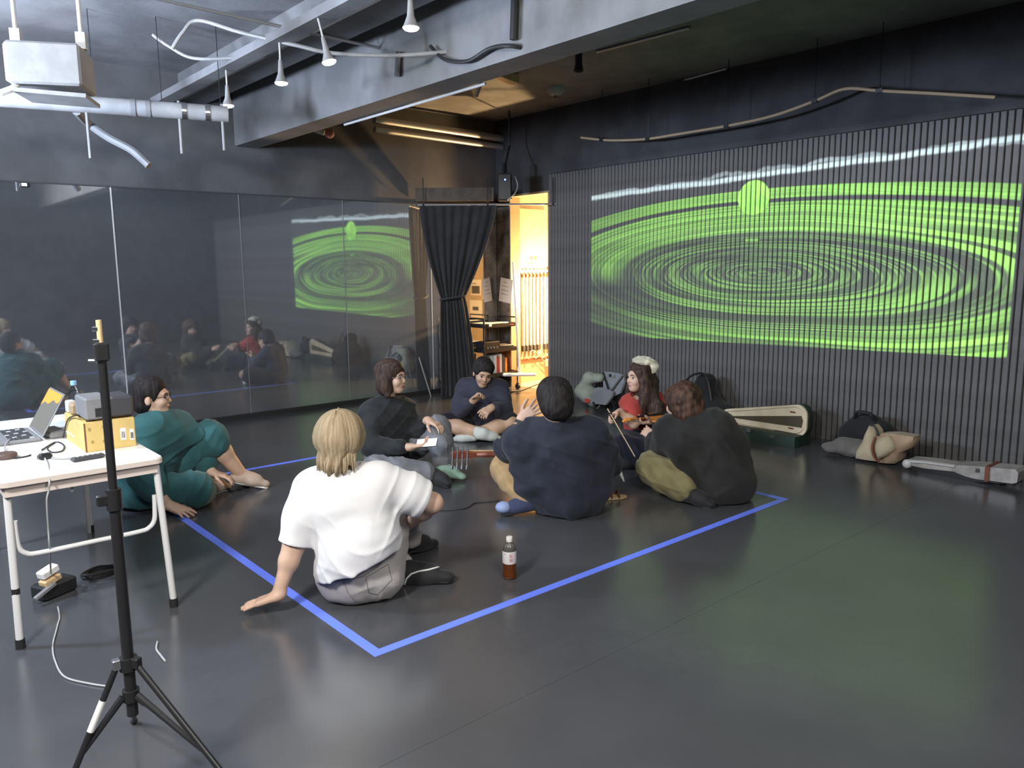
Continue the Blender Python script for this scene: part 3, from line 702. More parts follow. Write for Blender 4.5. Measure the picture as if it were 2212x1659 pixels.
# ------------------------------------------------------------------ smooth solids: fields of blended shapes, meshed by surface nets
def unit(a):
    a = np.asarray(a, float); return a/max(1e-9, np.linalg.norm(a))
class Field:
    def __init__(s): s.ops = []; s.disp = None
    def _add(s, mode, fn, lo, hi, k): s.ops.append((mode, fn, np.asarray(lo, float), np.asarray(hi, float), k)); return s
    def cone(s, a, b, ra, rb=None, k=0.03, mode='add', flat=None):
        """tapered rod; flat = (axis, factor) squeezes it along an axis"""
        a = np.asarray(a, float); b = np.asarray(b, float); rb = ra if rb is None else rb
        R = max(ra, rb); ba = b-a; L2 = max(1e-9, ba@ba)
        if flat is not None:
            ax, fc = unit(flat[0]), flat[1]
        def fn(P):
            q = P-a
            t = np.clip((q@ba)/L2, 0, 1)
            w = q-t[..., None]*ba
            if flat is not None:
                c = w@ax; w = w+c[..., None]*ax*(1.0/fc-1.0)
                return (np.sqrt((w*w).sum(-1))-(ra+(rb-ra)*t))*min(1.0, fc*1.2)
            return np.sqrt((w*w).sum(-1))-(ra+(rb-ra)*t)
        return s._add(mode, fn, np.minimum(a, b)-R*1.35, np.maximum(a, b)+R*1.35, k)
    def chain(s, pts, rs, k=0.02, mode='add', flat=None):
        for i in range(len(pts)-1):
            ra = rs[i] if isinstance(rs, (list, tuple)) else rs; rb = rs[i+1] if isinstance(rs, (list, tuple)) else rs
            s.cone(pts[i], pts[i+1], ra, rb, k, mode, flat)
        return s
    def ell(s, c, rad, A=None, k=0.03, mode='add'):
        """ellipsoid; the rows of A are its axes"""
        c = np.asarray(c, float); rad = np.asarray(rad, float); A = np.eye(3) if A is None else np.asarray(A, float)
        def fn(P):
            q = (P-c)@A.T
            k0 = np.sqrt(((q/rad)**2).sum(-1)); k1 = np.sqrt(((q/rad**2)**2).sum(-1))
            return k0*(k0-1.0)/np.maximum(k1, 1e-6)
        e = np.sqrt(((A.T*rad)**2).sum(1))
        return s._add(mode, fn, c-e, c+e, k)
    def box(s, c, half, A=None, r=0.01, k=0.02, mode='add'):
        c = np.asarray(c, float); half = np.asarray(half, float); A = np.eye(3) if A is None else np.asarray(A, float)
        def fn(P):
            q = np.abs((P-c)@A.T)-(half-r)
            return np.sqrt((np.maximum(q, 0)**2).sum(-1))+np.minimum(q.max(-1), 0)-r
        e = np.abs(A.T)@half
        return s._add(mode, fn, c-e, c+e, k)
    def cut(s, p, n, k=0.004):
        """keeps what lies on the side of p that n points away from"""
        p = np.asarray(p, float); n = unit(n)
        return s._add('cut', lambda P: (P-p)@n, (-9, -9, -9), (9, 9, 9), k)
    def mesh(s, h):
        adds = [o for o in s.ops if o[0] == 'add']
        lo = np.min([o[2] for o in adds], 0)-4*h; hi = np.max([o[3] for o in adds], 0)+4*h
        n = np.ceil((hi-lo)/h).astype(int)+1
        F = np.full(n, 0.25, np.float32)
        ax = [lo[i]+h*np.arange(n[i]) for i in range(3)]
        for mode, fn, a, b, k in s.ops:
            m = k+3*h
            i0 = np.clip(np.floor((a-m-lo)/h).astype(int), 0, n); i1 = np.clip(np.ceil((b+m-lo)/h).astype(int)+1, 0, n)
            if (i1 <= i0).any(): continue
            sl = tuple(slice(x, y) for x, y in zip(i0, i1))
            P = np.stack(np.meshgrid(*[ax[i][sl[i]] for i in range(3)], indexing='ij'), -1)
            d = fn(P).astype(np.float32); f = F[sl]
            if mode == 'add':
                if k > 0:
                    g = np.clip(0.5+0.5*(f-d)/k, 0, 1); F[sl] = f*(1-g)+d*g-k*g*(1-g)
                else: F[sl] = np.minimum(f, d)
            else:
                e = -d if mode == 'sub' else d
                g = np.clip(0.5-0.5*(f-e)/k, 0, 1); F[sl] = f*(1-g)+e*g+k*g*(1-g)
        if s.disp is not None:
            near = np.abs(F) < 0.05
            idx = np.argwhere(near); P = lo+idx*h
            F[near] += s.disp(P).astype(np.float32)
        return nets(F, lo, h)
def nets(F, lo, h):
    S = F < 0
    c = np.zeros(tuple(np.array(F.shape)-1), np.uint8)
    off = [(x, y, z) for x in (0, 1) for y in (0, 1) for z in (0, 1)]
    sx, sy, sz = c.shape
    for (x, y, z) in off: c += S[x:x+sx, y:y+sy, z:z+sz]
    act = np.argwhere((c > 0) & (c < 8))
    V = np.stack([F[act[:, 0]+x, act[:, 1]+y, act[:, 2]+z] for (x, y, z) in off], 1)
    acc = np.zeros((len(act), 3)); cnt = np.zeros(len(act))
    for i in range(8):
        for j in range(i+1, 8):
            a, b = np.array(off[i]), np.array(off[j])
            if np.abs(a-b).sum() != 1: continue
            cr = (V[:, i] < 0) != (V[:, j] < 0)
            t = V[cr, i]/(V[cr, i]-V[cr, j])
            acc[cr] += a+t[:, None]*(b-a); cnt[cr] += 1
    verts = lo+(act+acc/cnt[:, None])*h
    ids = np.full(c.shape, -1, np.int64); ids[act[:, 0], act[:, 1], act[:, 2]] = np.arange(len(act))
    faces = []
    for axn in range(3):
        u, v = (axn+1) % 3, (axn+2) % 3
        a = [slice(None)]*3; b = [slice(None)]*3
        a[axn] = slice(0, -1); b[axn] = slice(1, None)
        cr = S[tuple(a)] != S[tuple(b)]
        e = np.argwhere(cr)
        ok = (e[:, u] > 0) & (e[:, v] > 0) & (e[:, u] < F.shape[u]-1) & (e[:, v] < F.shape[v]-1)
        e = e[ok]
        def cell(du, dv):
            q = e.copy(); q[:, u] += du; q[:, v] += dv; return ids[q[:, 0], q[:, 1], q[:, 2]]
        Q = np.stack([cell(-1, -1), cell(0, -1), cell(0, 0), cell(-1, 0)], 1)
        ins = S[e[:, 0], e[:, 1], e[:, 2]]
        Q[~ins] = Q[~ins][:, ::-1]
        faces.append(Q)
    Q = np.concatenate(faces); Q = Q[(Q >= 0).all(1)]
    return verts, Q
def sines(seed, scale, amp, n=5, stretch=(1, 1, 1)):
    """soft irregular folds"""
    g = np.random.default_rng(seed); D = g.normal(size=(n, 3)); D /= np.linalg.norm(D, axis=1)[:, None]
    D = D*scale*g.uniform(0.6, 1.5, (n, 1))*np.asarray(stretch); ph = g.uniform(0, 6.28, n)
    E = g.normal(size=(n, 3))*scale*0.35
    def f(P):
        o = 0
        for i in range(n): o = o+np.sin(P@D[i]+ph[i]+1.3*np.sin(P@E[i]+ph[-i-1]))
        return amp*o/math.sqrt(n)
    return f
def creases(seed, scale, amp, main=(0, 0, 1), n=3, sharp=2.0, jitter=0.45):
    """sharp irregular fold ridges running across the direction main"""
    g = np.random.default_rng(seed); m0 = unit(main)
    D = np.stack([unit(m0+jitter*g.normal(size=3))*scale*g.uniform(0.7, 1.4) for _ in range(n)]); ph = g.uniform(0, 6.28, n)
    E1 = g.normal(size=(n, 3))*scale*0.30; E2 = g.normal(size=(n, 3))*scale*0.55
    def f(P):
        o = 0
        for i in range(n):
            w = np.sin(P@D[i]+ph[i]+1.6*np.sin(P@E1[i]+ph[-i-1]))
            o = o-(1-np.abs(w))**sharp*(0.55+0.45*np.sin(P@E2[i]+ph[i]*2))
        return amp*o
    return f
def mix(*fs): return lambda P: sum(f(P) for f in fs)
def solid(name, field, h, mats, parent, region=None, world=True, smooth=True, auto=None):
    """mesh of a field given in (right, away, up); linked as one object"""
    v, q = field.mesh(h)
    mi = None
    if region is not None:
        cen = v[q].mean(1); mi = np.asarray(region(cen), np.int32)
    if world: v = W(v)
    org = np.array(ORIG[parent.name]) if parent is not None else v.mean(0)*[1, 1, 0]
    v = v-org
    if not isinstance(mats, (list, tuple)): mats = [mats]
    me = bpy.data.meshes.new(name)
    me.vertices.add(len(v)); me.vertices.foreach_set('co', v.astype(np.float32).ravel())
    me.loops.add(len(q)*4); me.polygons.add(len(q))
    me.loops.foreach_set('vertex_index', q.astype(np.int32).ravel())
    me.polygons.foreach_set('loop_start', np.arange(0, len(q)*4, 4, dtype=np.int32))
    for m in mats: me.materials.append(m)
    if mi is not None: me.polygons.foreach_set('material_index', mi)
    me.polygons.foreach_set('use_smooth', np.ones(len(q), bool))
    me.update(calc_edges=True); me.validate()
    if auto: me.set_sharp_from_angle(angle=math.radians(auto))
    o = bpy.data.objects.new(name, me); COL.objects.link(o)
    if parent is not None: o.parent = parent
    else: o.location = org
    ORIG[o.name] = Vector(org)
    return o

# ------------------------------------------------------------------ folding table at the left and what lies on it
TT = 0.70
M['ttop'] = mat('white_tabletop', (0.86, 0.86, 0.84), 0.3)
M['tedge'] = mat('beige_table_edge', (0.66, 0.56, 0.50), 0.4)
M['tleg'] = mat('grey_white_table_leg', (0.66, 0.65, 0.64), 0.28)
x0, x1, y0, y1 = 0.40, 1.005, 3.485, 4.95
tb = thing('folding_table', 'white folding table with tubular legs at the left edge of the photo', 'table', ((x0+x1)/2, (y0+y1)/2, 0))
b = MB(); b.prism(rounded(x1-x0, y1-y0, 0.03, 5), ((x0+x1)/2, (y0+y1)/2, TT-0.022), (1, 0, 0), (0, 1, 0), 0.022); obj('tabletop', b, M['ttop'], tb)
b = MB()
for (cx, cy, sx, sy) in (((x0+x1)/2, y0+0.03, x1-x0-0.04, 0.018), ((x0+x1)/2, y1-0.03, x1-x0-0.04, 0.018), (x0+0.025, (y0+y1)/2, 0.018, y1-y0-0.06), (x1-0.025, (y0+y1)/2, 0.018, y1-y0-0.06)):
    b.box((cx, cy, TT-0.045), (sx, sy, 0.05))
obj('apron', b, M['tedge'], tb)
b = MB(); b.prism(rounded(x1-x0+0.008, y1-y0+0.008, 0.034, 5), ((x0+x1)/2, (y0+y1)/2, TT-0.026), (1, 0, 0), (0, 1, 0), 0.020); obj('edge_band', b, M['tedge'], tb)
for (lx, ly, tx, ty, lab) in ((0.419, 3.525, 0.432, 3.55, None), (1.012, 3.515, 0.985, 3.53, None), (0.425, 4.90, 0.435, 4.90, None), (0.985, 4.90, 0.975, 4.90, None)):
    b = MB(); b.tube([(tx, ty, TT-0.03), (lx, ly, 0.035)], 0.0145, 14); lg = obj('leg', b, M['tleg'], tb, True)
    b = MB(); b.tube([(lx, ly, 0.04), (lx, ly, 0.0)], 0.018, 14); obj('foot_cap', b, M['blackrub'], lg, True)
    if ly < 4:
        f = 0.36 if lx < 0.6 else 0.0
        if f: q = Vector((tx, ty, TT)).lerp(Vector((lx, ly, 0)), 0.66); b = MB(); b.tube([q+Vector((0, 0, 0.012)), q-Vector((0, 0, 0.012))], 0.0155, 14); obj('band', b, M['blackrub'], lg, True)
def brace(yy, name):
    zb = onY(190, 1172, yy).z
    pts = [(0.447, yy, 0.52), (0.447, yy, zb+0.10), (0.452, yy, zb+0.04), (0.475, yy, zb+0.01), (0.52, yy, zb), (0.71, yy, zb), (0.90, yy, zb), (0.945, yy, zb+0.01), (0.968, yy, zb+0.04), (0.974, yy, zb+0.10), (0.976, yy, 0.52)]
    b = MB(); b.tube(pts, 0.0105, 12, smooth=4); return obj(name, b, M['tleg'], tb, True)
brace(3.55, 'brace'); brace(4.885, 'brace')
b = MB(); b.box((0.70, 3.75, TT-0.06), (0.10, 0.16, 0.04), bev=0.006); b.tube([(0.66, 3.56, 0.60), (0.70, 3.85, TT-0.06)], 0.007, 8); obj('latch', b, M['steel'], tb)
# carton with the projector on it
cx0, cx1, cy0, cy1, ctop = 0.772, 0.985, 3.80, 4.17, 0.835
ct = thing('carton', 'yellow cardboard carton on the table under the projector', 'box', ((cx0+cx1)/2, (cy0+cy1)/2, TT))
M['carton'] = mat('yellow_cardboard', (0.58, 0.42, 0.15), 0.7, noise=0.06, nscale=12)
b = MB(); b.box(((cx0+cx1)/2, (cy0+cy1)/2, (TT+ctop)/2), (cx1-cx0, cy1-cy0, ctop-TT), bev=0.003); obj('body', b, M['carton'], ct)
b = MB(); b.box((cx0+0.004, cy0-0.0008, (TT+ctop)/2), (0.006, 0.0016, ctop-TT-0.004)); obj('seam', b, M['brown'], ct)
for (u0, u1, v0, v1) in ((259, 273, 925, 949), (279.5, 290, 927, 949)):
    a, c = onY(u0, v0, cy0), onY(u1, v1, cy0); b = MB(); b.box(((a.x+c.x)/2, cy0-0.001, (a.z+c.z)/2), (c.x-a.x, 0.002, a.z-c.z)); lb = obj('label', b, M['paper'], ct)
    for k in range(5):
        b = MB(); b.box((a.x+(c.x-a.x)*(0.2+0.15*k), cy0-0.0025, (a.z+c.z)/2-0.004), (0.0012+0.0006*(k % 2), 0.001, (a.z-c.z)*0.55)); obj('bar_mark', b, M['dkgrey'], lb)
a, c = onX(143, 930, cx0), onX(162, 945, cx0); b = MB(); b.box((cx0-0.001, (a.y+c.y)/2, (a.z+c.z)/2), (0.002, abs(a.y-c.y), abs(a.z-c.z))); obj('label', b, M['paper'], ct)
for (u, v) in ((223, 922), (193, 928), (225, 953), (200, 955)):
    a = onY(u, v, cy0); b = MB(); b.box((a.x, cy0-0.0008, a.z), (0.010, 0.0016, 0.013)); obj('print_mark', b, mat('print_brown', (0.34, 0.24, 0.07), 0.7) if u == 223 else bpy.data.materials['print_brown'], ct)
pj = thing('video_projector', 'grey video projector standing on the yellow carton', 'projector', (0.88, 3.90, ctop))
b = MB(); b.box((0.838, 3.90, ctop+0.057), (0.105, 0.19, 0.10), bev=0.008); obj('housing', b, M['grey'], pj)
b = MB(); b.box((0.938, 3.90, ctop+0.055), (0.10, 0.19, 0.094), bev=0.010); obj('lens_end', b, M['dkgrey'], pj)
b = MB()
for k in range(6): b.box((0.855, 3.803, ctop+0.022+k*0.007), (0.06, 0.004, 0.003))
obj('vent', b, M['black'], pj)
b = MB(); b.tube([(0.986, 3.92, 0.905), (1.008, 3.92, 0.905)], 0.024, 18); obj('lens_ring', b, M['black'], pj, True)
b = MB(); b.ball((1.006, 3.92, 0.905), 0.018, 14, sc=(0.3, 1, 1)); obj('lens', b, mat('lens_glass', (0.05, 0.06, 0.08), 0.05), pj, True)
for sx in (0.80, 0.97):
    for sy in (3.83, 3.97): b = MB(); b.tube([(sx, sy, ctop), (sx, sy, ctop+0.01)], 0.010, 10); obj('foot', b, M['blackrub'], pj)
# the small boxes left of the projector, on the carton
q = stackbox('adapter_box', (0.795, 4.14, ctop+0.030), (0.035, 0.05, 0.058), 0.1, M['ltgrey'], 'small pale box on the carton beside the bottle with the blue cap', 'box', 0.005)
q = stackbox('pouch', (0.795, 4.055, ctop+0.030), (0.045, 0.075, 0.058), -0.1, mat('tan_pouch', (0.34, 0.25, 0.16), 0.8), 'tan pouch on the carton left of the grey projector', 'pouch', 0.012)
# water bottle with a blue cap behind the carton
c = onZ(158, 822, 0.915); bt = thing('water_bottle', 'clear plastic bottle with a light blue cap behind the carton', 'bottle', (c.x, c.y, TT))
M['pet'] = mat('clear_plastic', (0.93, 0.95, 0.95), 0.06, trans=1.0, ior=1.2)
b = MB(); b.lathe([(0.030, 0.0), (0.033, 0.006), (0.033, 0.06), (0.031, 0.075), (0.033, 0.09), (0.033, 0.145), (0.026, 0.168), (0.014, 0.186), (0.0125, 0.20)], (c.x, c.y, TT), 20); obj('body', b, M['pet'], bt, True)
b = MB(); b.lathe([(0.0155, 0.190), (0.0155, 0.212), (0.0145, 0.214)], (c.x, c.y, TT), 18); obj('cap', b, mat('light_blue_cap', (0.22, 0.42, 0.75), 0.4), bt, True)
# laptop
hx, ly0, ly1 = 0.675, 4.215, 4.545
lp = thing('laptop', 'open grey laptop at the left end of the table, screen glowing orange at the top', 'laptop', (0.56, (ly0+ly1)/2, TT))
b = MB(); b.box((hx-0.12, (ly0+ly1)/2, TT+0.010), (0.24, ly1-ly0, 0.018), bev=0.005); bs = obj('base', b, M['grey'], lp)
km = M['dkgrey']
for r_ in range(5):
    for k in range(12):
        b = MB(); b.box((hx-0.035-r_*0.021, ly0+0.025+k*0.0255, TT+0.0205), (0.017, 0.0215, 0.004)); obj('key', b, M['ltgrey'] if (r_*5+k*3) % 7 == 0 else km, bs)
b = MB(); b.box((hx-0.195, (ly0+ly1)/2, TT+0.0195), (0.055, 0.10, 0.002)); obj('trackpad', b, M['ltgrey'], bs)
tn, tf = onY(141, 845, ly0), onY(116, 821, ly1)
A, B_ = Vector((hx, ly0, TT+0.02)), Vector((hx, ly1, TT+0.02))
upv = ((tn-A)+(tf-B_))*0.5; upv.y = 0; L = 0.225; upv.normalize()
nz = Vector((0, 1, 0)).cross(upv)   # towards the reader
if nz.x > 0: nz = -nz
ctr = Vector((hx, (ly0+ly1)/2, TT+0.02))
R = Matrix((Vector((0, 1, 0)), upv, Vector((0, 1, 0)).cross(upv))).transposed()
b = MB(); b.box(ctr+upv*L/2-nz*0.004, (ly1-ly0, L, 0.007), rot=R, bev=0.003); ld = obj('lid', b, M['grey'], lp)
pl = lambda u, v, e: ctr+Vector((0, 1, 0))*u+upv*v+nz*e
b = MB(); w = (ly1-ly0)/2-0.008
b.add([pl(-w, 0.012, 0.0005), pl(w, 0.012, 0.0005), pl(w, L-0.008, 0.0005), pl(-w, L-0.008, 0.0005)], [(0, 1, 2, 3)])
sc = obj('screen', b, mat('screen_grey', (0.10, 0.10, 0.09), 0.25, emit=(0.50, 0.47, 0.38), estr=0.30), ld)
b = MB(); n = 12
top = [pl(-w+2*w*i/n, L-0.008, 0.0012) for i in range(n+1)]; bot = [pl(-w+2*w*i/n, L-0.045-0.05*(i/n)**1.4-0.008*math.sin(i*1.1), 0.0012) for i in range(n+1)]
b.add(top+bot, [(i, i+1, n+2+i, n+1+i) for i in range(n)])
obj('screen_picture', b, mat('screen_orange', (0.3, 0.15, 0.03), 0.3, emit=(1.0, 0.47, 0.09), estr=0.95), ld)
stackbox('tablet', (0.745, 4.33, TT+0.016), (0.09, 0.20, 0.03), 0.15, M['grey'], 'grey flat device lying behind the laptop next to the carton', 'device', 0.008)
# odds and ends on the table top
p = onZ(12, 990, TT); b = MB(); b.lathe([(0.040, 0.0), (0.046, 0.006), (0.046, 0.018), (0.040, 0.024), (0.0, 0.026)], p, 24, capt=False); tag(obj('puck', b, mat('brown_puck', (0.10, 0.06, 0.045), 0.5), None, True, at=p), 'round dark brown puck on the table edge at the far left', 'puck')
p = onZ(97, 986, TT+0.012); stackbox('adapter', (p.x, p.y, TT+0.013), (0.055, 0.035, 0.026), 0.2, M['black'], 'small black adapter on the table before the carton', 'adapter', 0.008)
p = onZ(80, 985, TT+0.012); stackbox('charger', (p.x, p.y, TT+0.020), (0.035, 0.035, 0.040), 0.1, M['white'], 'white charger block on the table beside the black adapter', 'charger', 0.004)
p = onZ(190, 988, TT+0.01); rm = thing('remote_control', 'dark grey remote control lying before the yellow carton', 'remote', (p.x, p.y, TT))
b = MB(); b.box((p.x, p.y, TT+0.010), (0.135, 0.038, 0.018), rz=0.10, bev=0.008); obj('case', b, M['dkgrey'], rm)
for k in range(5): b = MB(); b.tube([(p.x-0.04+k*0.02, p.y-0.004+k*0.002, TT+0.018), (p.x-0.04+k*0.02, p.y-0.004+k*0.002, TT+0.021)], 0.0045, 8); obj('button', b, M['ltgrey'], rm)
def tcab(px, m, label, r=0.0035):
    pts = [onZ(u, v, TT+0.0045+h) for (u, v, h) in px]; b = MB(); b.tube(pts, r, 6, smooth=6); tag(obj('table_cable', b, m, None, True, at=pts[0]), label, 'cable')
tcab(((30, 990, 0), (60, 985, 0), (90, 972, 0), (120, 955, 0.003), (138, 962, 0), (134, 974, 0), (112, 977, 0), (103, 968, 0.008), (118, 957, 0.012)), M['bcable'], 'black cable looped on the table between laptop and carton')
tcab(((112, 990, 0), (140, 991, 0), (165, 988, 0)), M['cable'], 'grey cable lying between the adapter and the remote')
pts = [onY(u, v, cy0-0.006) if u > 178 else onX(u, v, cx0-0.006) for (u, v) in ((137, 945), (143, 915), (150, 903), (165, 897))]
b = MB(); b.tube(pts+[Vector((0.80, 3.99, ctop+0.006))], 0.0035, 6, smooth=6); tag(obj('table_cable', b, M['bcable'], None, True, at=pts[0]), 'black cable climbing the left side of the yellow carton', 'cable')
tcab(((10, 975, 0), (12, 960, 0.01), (22, 948, 0.02)), M['cable'], 'short grey cable rising to the laptop at the far left')
# thin cable from the table down to the floor
pts = [onZ(97, 990, TT+0.008), onZ(104, 1008, TT+0.004)]
e = onY(106, 1030, y0-0.012); pts += [Vector((e.x, e.y, TT-0.02)), onY(105, 1060, y0-0.012), onY(101, 1082, y0-0.012), onY(104, 1140, y0+0.03), onY(108, 1195, y0+0.10), onZ(112, 1262, 0.006), onZ(128, 1325, 0.005), onZ(124, 1352, 0.005), onZ(114, 1395, 0.005), onZ(120, 1430, 0.005), onZ(140, 1462, 0.005), onZ(190, 1476, 0.005), onZ(236, 1483, 0.005)]
b = MB(); b.tube(pts, 0.0035, 6, smooth=6); tag(obj('power_cable', b, M['wcable'], None, True, at=pts[-1]), 'thin pale cable hanging from the table and winding over the floor', 'cable')
pts = [onZ(u, v, 0.005) for u, v in ((340, 1386), (338, 1402), (346, 1414), (357, 1428))]
b = MB(); b.tube(pts, 0.004, 6, smooth=5); tag(obj('wire_scrap', b, M['wcable'], None, True, at=pts[0]), 'short scrap of white wire on the floor right of the stand', 'wire')
# power block with plugs under the table
c = onZ(105, 1290, 0.0); c = Vector((c.x+0.03, c.y+0.02, 0))
pb = thing('power_strip', 'black power block with a white and a tan plug under the table', 'power strip', c)
R = Matrix.Rotation(0.45, 3, 'Z')
b = MB(); b.box(c+Vector((0, 0, 0.035)), (0.17, 0.10, 0.07), rot=R, bev=0.01); obj('block', b, M['black'], pb)
b = MB(); b.box(c+R@Vector((-0.03, -0.01, 0.125)), (0.085, 0.05, 0.035), rot=R@Matrix.Rotation(-0.25, 3, 'Y'), bev=0.005); b.box(c+R@Vector((-0.01, 0, 0.085)), (0.02, 0.02, 0.06), rot=R); obj('white_plug', b, M['white'], pb)
b = MB(); b.box(c+R@Vector((-0.03, -0.02, 0.085)), (0.085, 0.05, 0.028), rot=R@Matrix.Rotation(-0.2, 3, 'Y'), bev=0.004); obj('tan_plug', b, M['tan'], pb)
b = MB(); b.box(c+R@Vector((-0.08, -0.05, 0.055)), (0.11, 0.02, 0.018), rot=R@Matrix.Rotation(-0.35, 3, 'Y'), bev=0.003); obj('prong_bar', b, M['grey'], pb)
coil = []
for k in range(60):
    a = k*0.42; coil.append(c+Vector((0.22+0.085*math.cos(a)+0.02*math.sin(k*0.9), 0.08+0.06*math.sin(a), 0.008+0.0006*k)))
b = MB(); b.tube(coil, 0.005, 6); tag(obj('cable_coil', b, M['bcable'], None, True, at=coil[0]), 'black cable coiled on the floor under the table', 'cable')
# ------------------------------------------------------------------ black lamp stand in front
D0 = 2.0
foot = JW(292, 1600, D0); sx, sy = foot.x, foot.y
ztop = J(232, 762, D0)[2]
st = thing('light_stand', 'tall black light stand with a clamp on top, nearest to the viewer', 'stand', (sx, sy, 0))
zc1, zc2 = J(281, 1432, D0)[2], J(285, 1500, D0)[2]
zm = J(258, 1065, D0)[2]
b = MB(); b.tube([(sx, sy, zc2-0.06), (sx, sy, zm)], 0.0150, 14); obj('lower_tube', b, M['black'], st, True)
b = MB(); b.tube([(sx, sy, zm-0.01), (sx, sy, ztop)], 0.0110, 14); obj('upper_tube', b, M['black'], st, True)
b = MB(); b.tube([(sx, sy, zm-0.045), (sx, sy, zm+0.012)], 0.020, 14); b.box((sx-0.028, sy, zm-0.015), (0.03, 0.014, 0.03), bev=0.004); obj('collar', b, M['black'], st, True)
b = MB(); b.tube([(sx, sy, zc1-0.018), (sx, sy, zc1+0.018)], 0.024, 14); obj('hub', b, M['black'], st, True)
b = MB(); b.tube([(sx, sy, zc2-0.016), (sx, sy, zc2+0.016)], 0.022, 14); obj('hub', b, M['black'], st, True)
for k, (u, v, dd) in enumerate(((160, 1668, -0.10), (474, 1662, -0.10), (296, 1632, 0.40))):
    tip = JW(u, v, D0+dd); dirv = Vector((tip.x-sx, tip.y-sy, 0)); dirn = dirv.normalized()
    a = Vector((sx, sy, zc1))+dirn*0.03; d = (tip-a); end = a+d*(a.z-0.012)/max(0.01, (a.z-tip.z)) if k < 2 else Vector((tip.x, tip.y, 0.012))
    b = MB(); b.tube([a, end], 0.0085, 10); lg = obj('leg', b, M['black'], st, True)
    b = MB(); b.ball((end.x, end.y, 0.012), 0.012, 10); obj('foot_cap', b, M['blackrub'], lg, True)
    mid = a.lerp(end, 0.52); b = MB(); h0 = Vector((sx, sy, zc2))+dirn*0.022
    b.tube([h0, mid], [0.011, 0.007], 8); obj('strut', b, M['black'], st, True)
    b = MB(); b.box(a-Vector((0, 0, -0.006)), (0.022, 0.022, 0.03), rz=math.atan2(dirn.y, dirn.x), bev=0.003); obj('joint', b, M['steel'] if k != 1 else M['black'], st)
    if k == 0:
        q0, q1 = a.lerp(end, 0.20), a.lerp(end, 0.38); b = MB(); b.tube([q0, q1], 0.0092, 10); obj('sticker', b, M['paper'], lg, True)
zt = ztop
b = MB(); b.box((sx, sy, zt+0.002), (0.034, 0.030, 0.05), bev=0.005); obj('head', b, M['black'], st)
b = MB(); b.tube([(sx, sy, zt+0.02), (sx, sy, zt+0.085)], 0.007, 10); obj('spigot', b, M['tan'], st, True)
b = MB(); q = Vector((sx, sy, 0))-Vector(RT)*0.008; b.box((q.x, q.y, zt+0.028), (0.018, 0.018, 0.016), rz=-YAW, bev=0.002); b.box((q.x, q.y, zt+0.062), (0.016, 0.016, 0.012), rz=-YAW, bev=0.002); b.tube([(sx, sy, zt+0.066), (sx, sy, zt+0.082)], 0.004, 8); obj('clamp', b, M['steel'], st)
b = MB(); q = Vector((sx, sy, zt-0.02)); b.tube([q-Vector(RT)*0.012+Vector((0, 0, -0.01)), q-Vector(RT)*0.0+Vector((0, 0, 0.012))], 0.005, 8); b.tube([q, q-Vector(RT)*0.034], 0.004, 8); obj('wing_bolt', b, M['steel'], st)

# ------------------------------------------------------------------ people
def skin(name, c): 
    return mat(name, c, 0.5, spec=0.35, noise=0.06, nscale=14, sss=0.08)
M['skin'] = skin('skin', (0.56, 0.37, 0.27)); M['skin2'] = skin('skin_tanned', (0.50, 0.32, 0.21))
M['lips'] = mat('lips', (0.42, 0.17, 0.15), 0.45)
M['eye'] = mat('dark_eye', (0.02, 0.015, 0.012), 0.2)
M['brow'] = mat('dark_brow', (0.035, 0.025, 0.02), 0.8)
def hairmat(name, a, b, rough=0.68, sc=70):
    return mat(name, a, rough, spec=0.22, noise=0.5, nscale=sc, col2=b, stretch=(1, 1, 0.10), bump=0.35, bscale=110)
def cloth(name, c, n=0.08, rough=0.85, sheen=0.1): return mat(name, c, rough, spec=0.25, noise=n, nscale=7, bump=0.12, bscale=260, sheen=sheen)
def head_axes(face, up=(0, 0, 1)):
    f = unit(face); u = unit(np.asarray(up, float)-f*(np.asarray(up, float)@f)); l = np.cross(u, f)
    return np.stack([l, f, u])
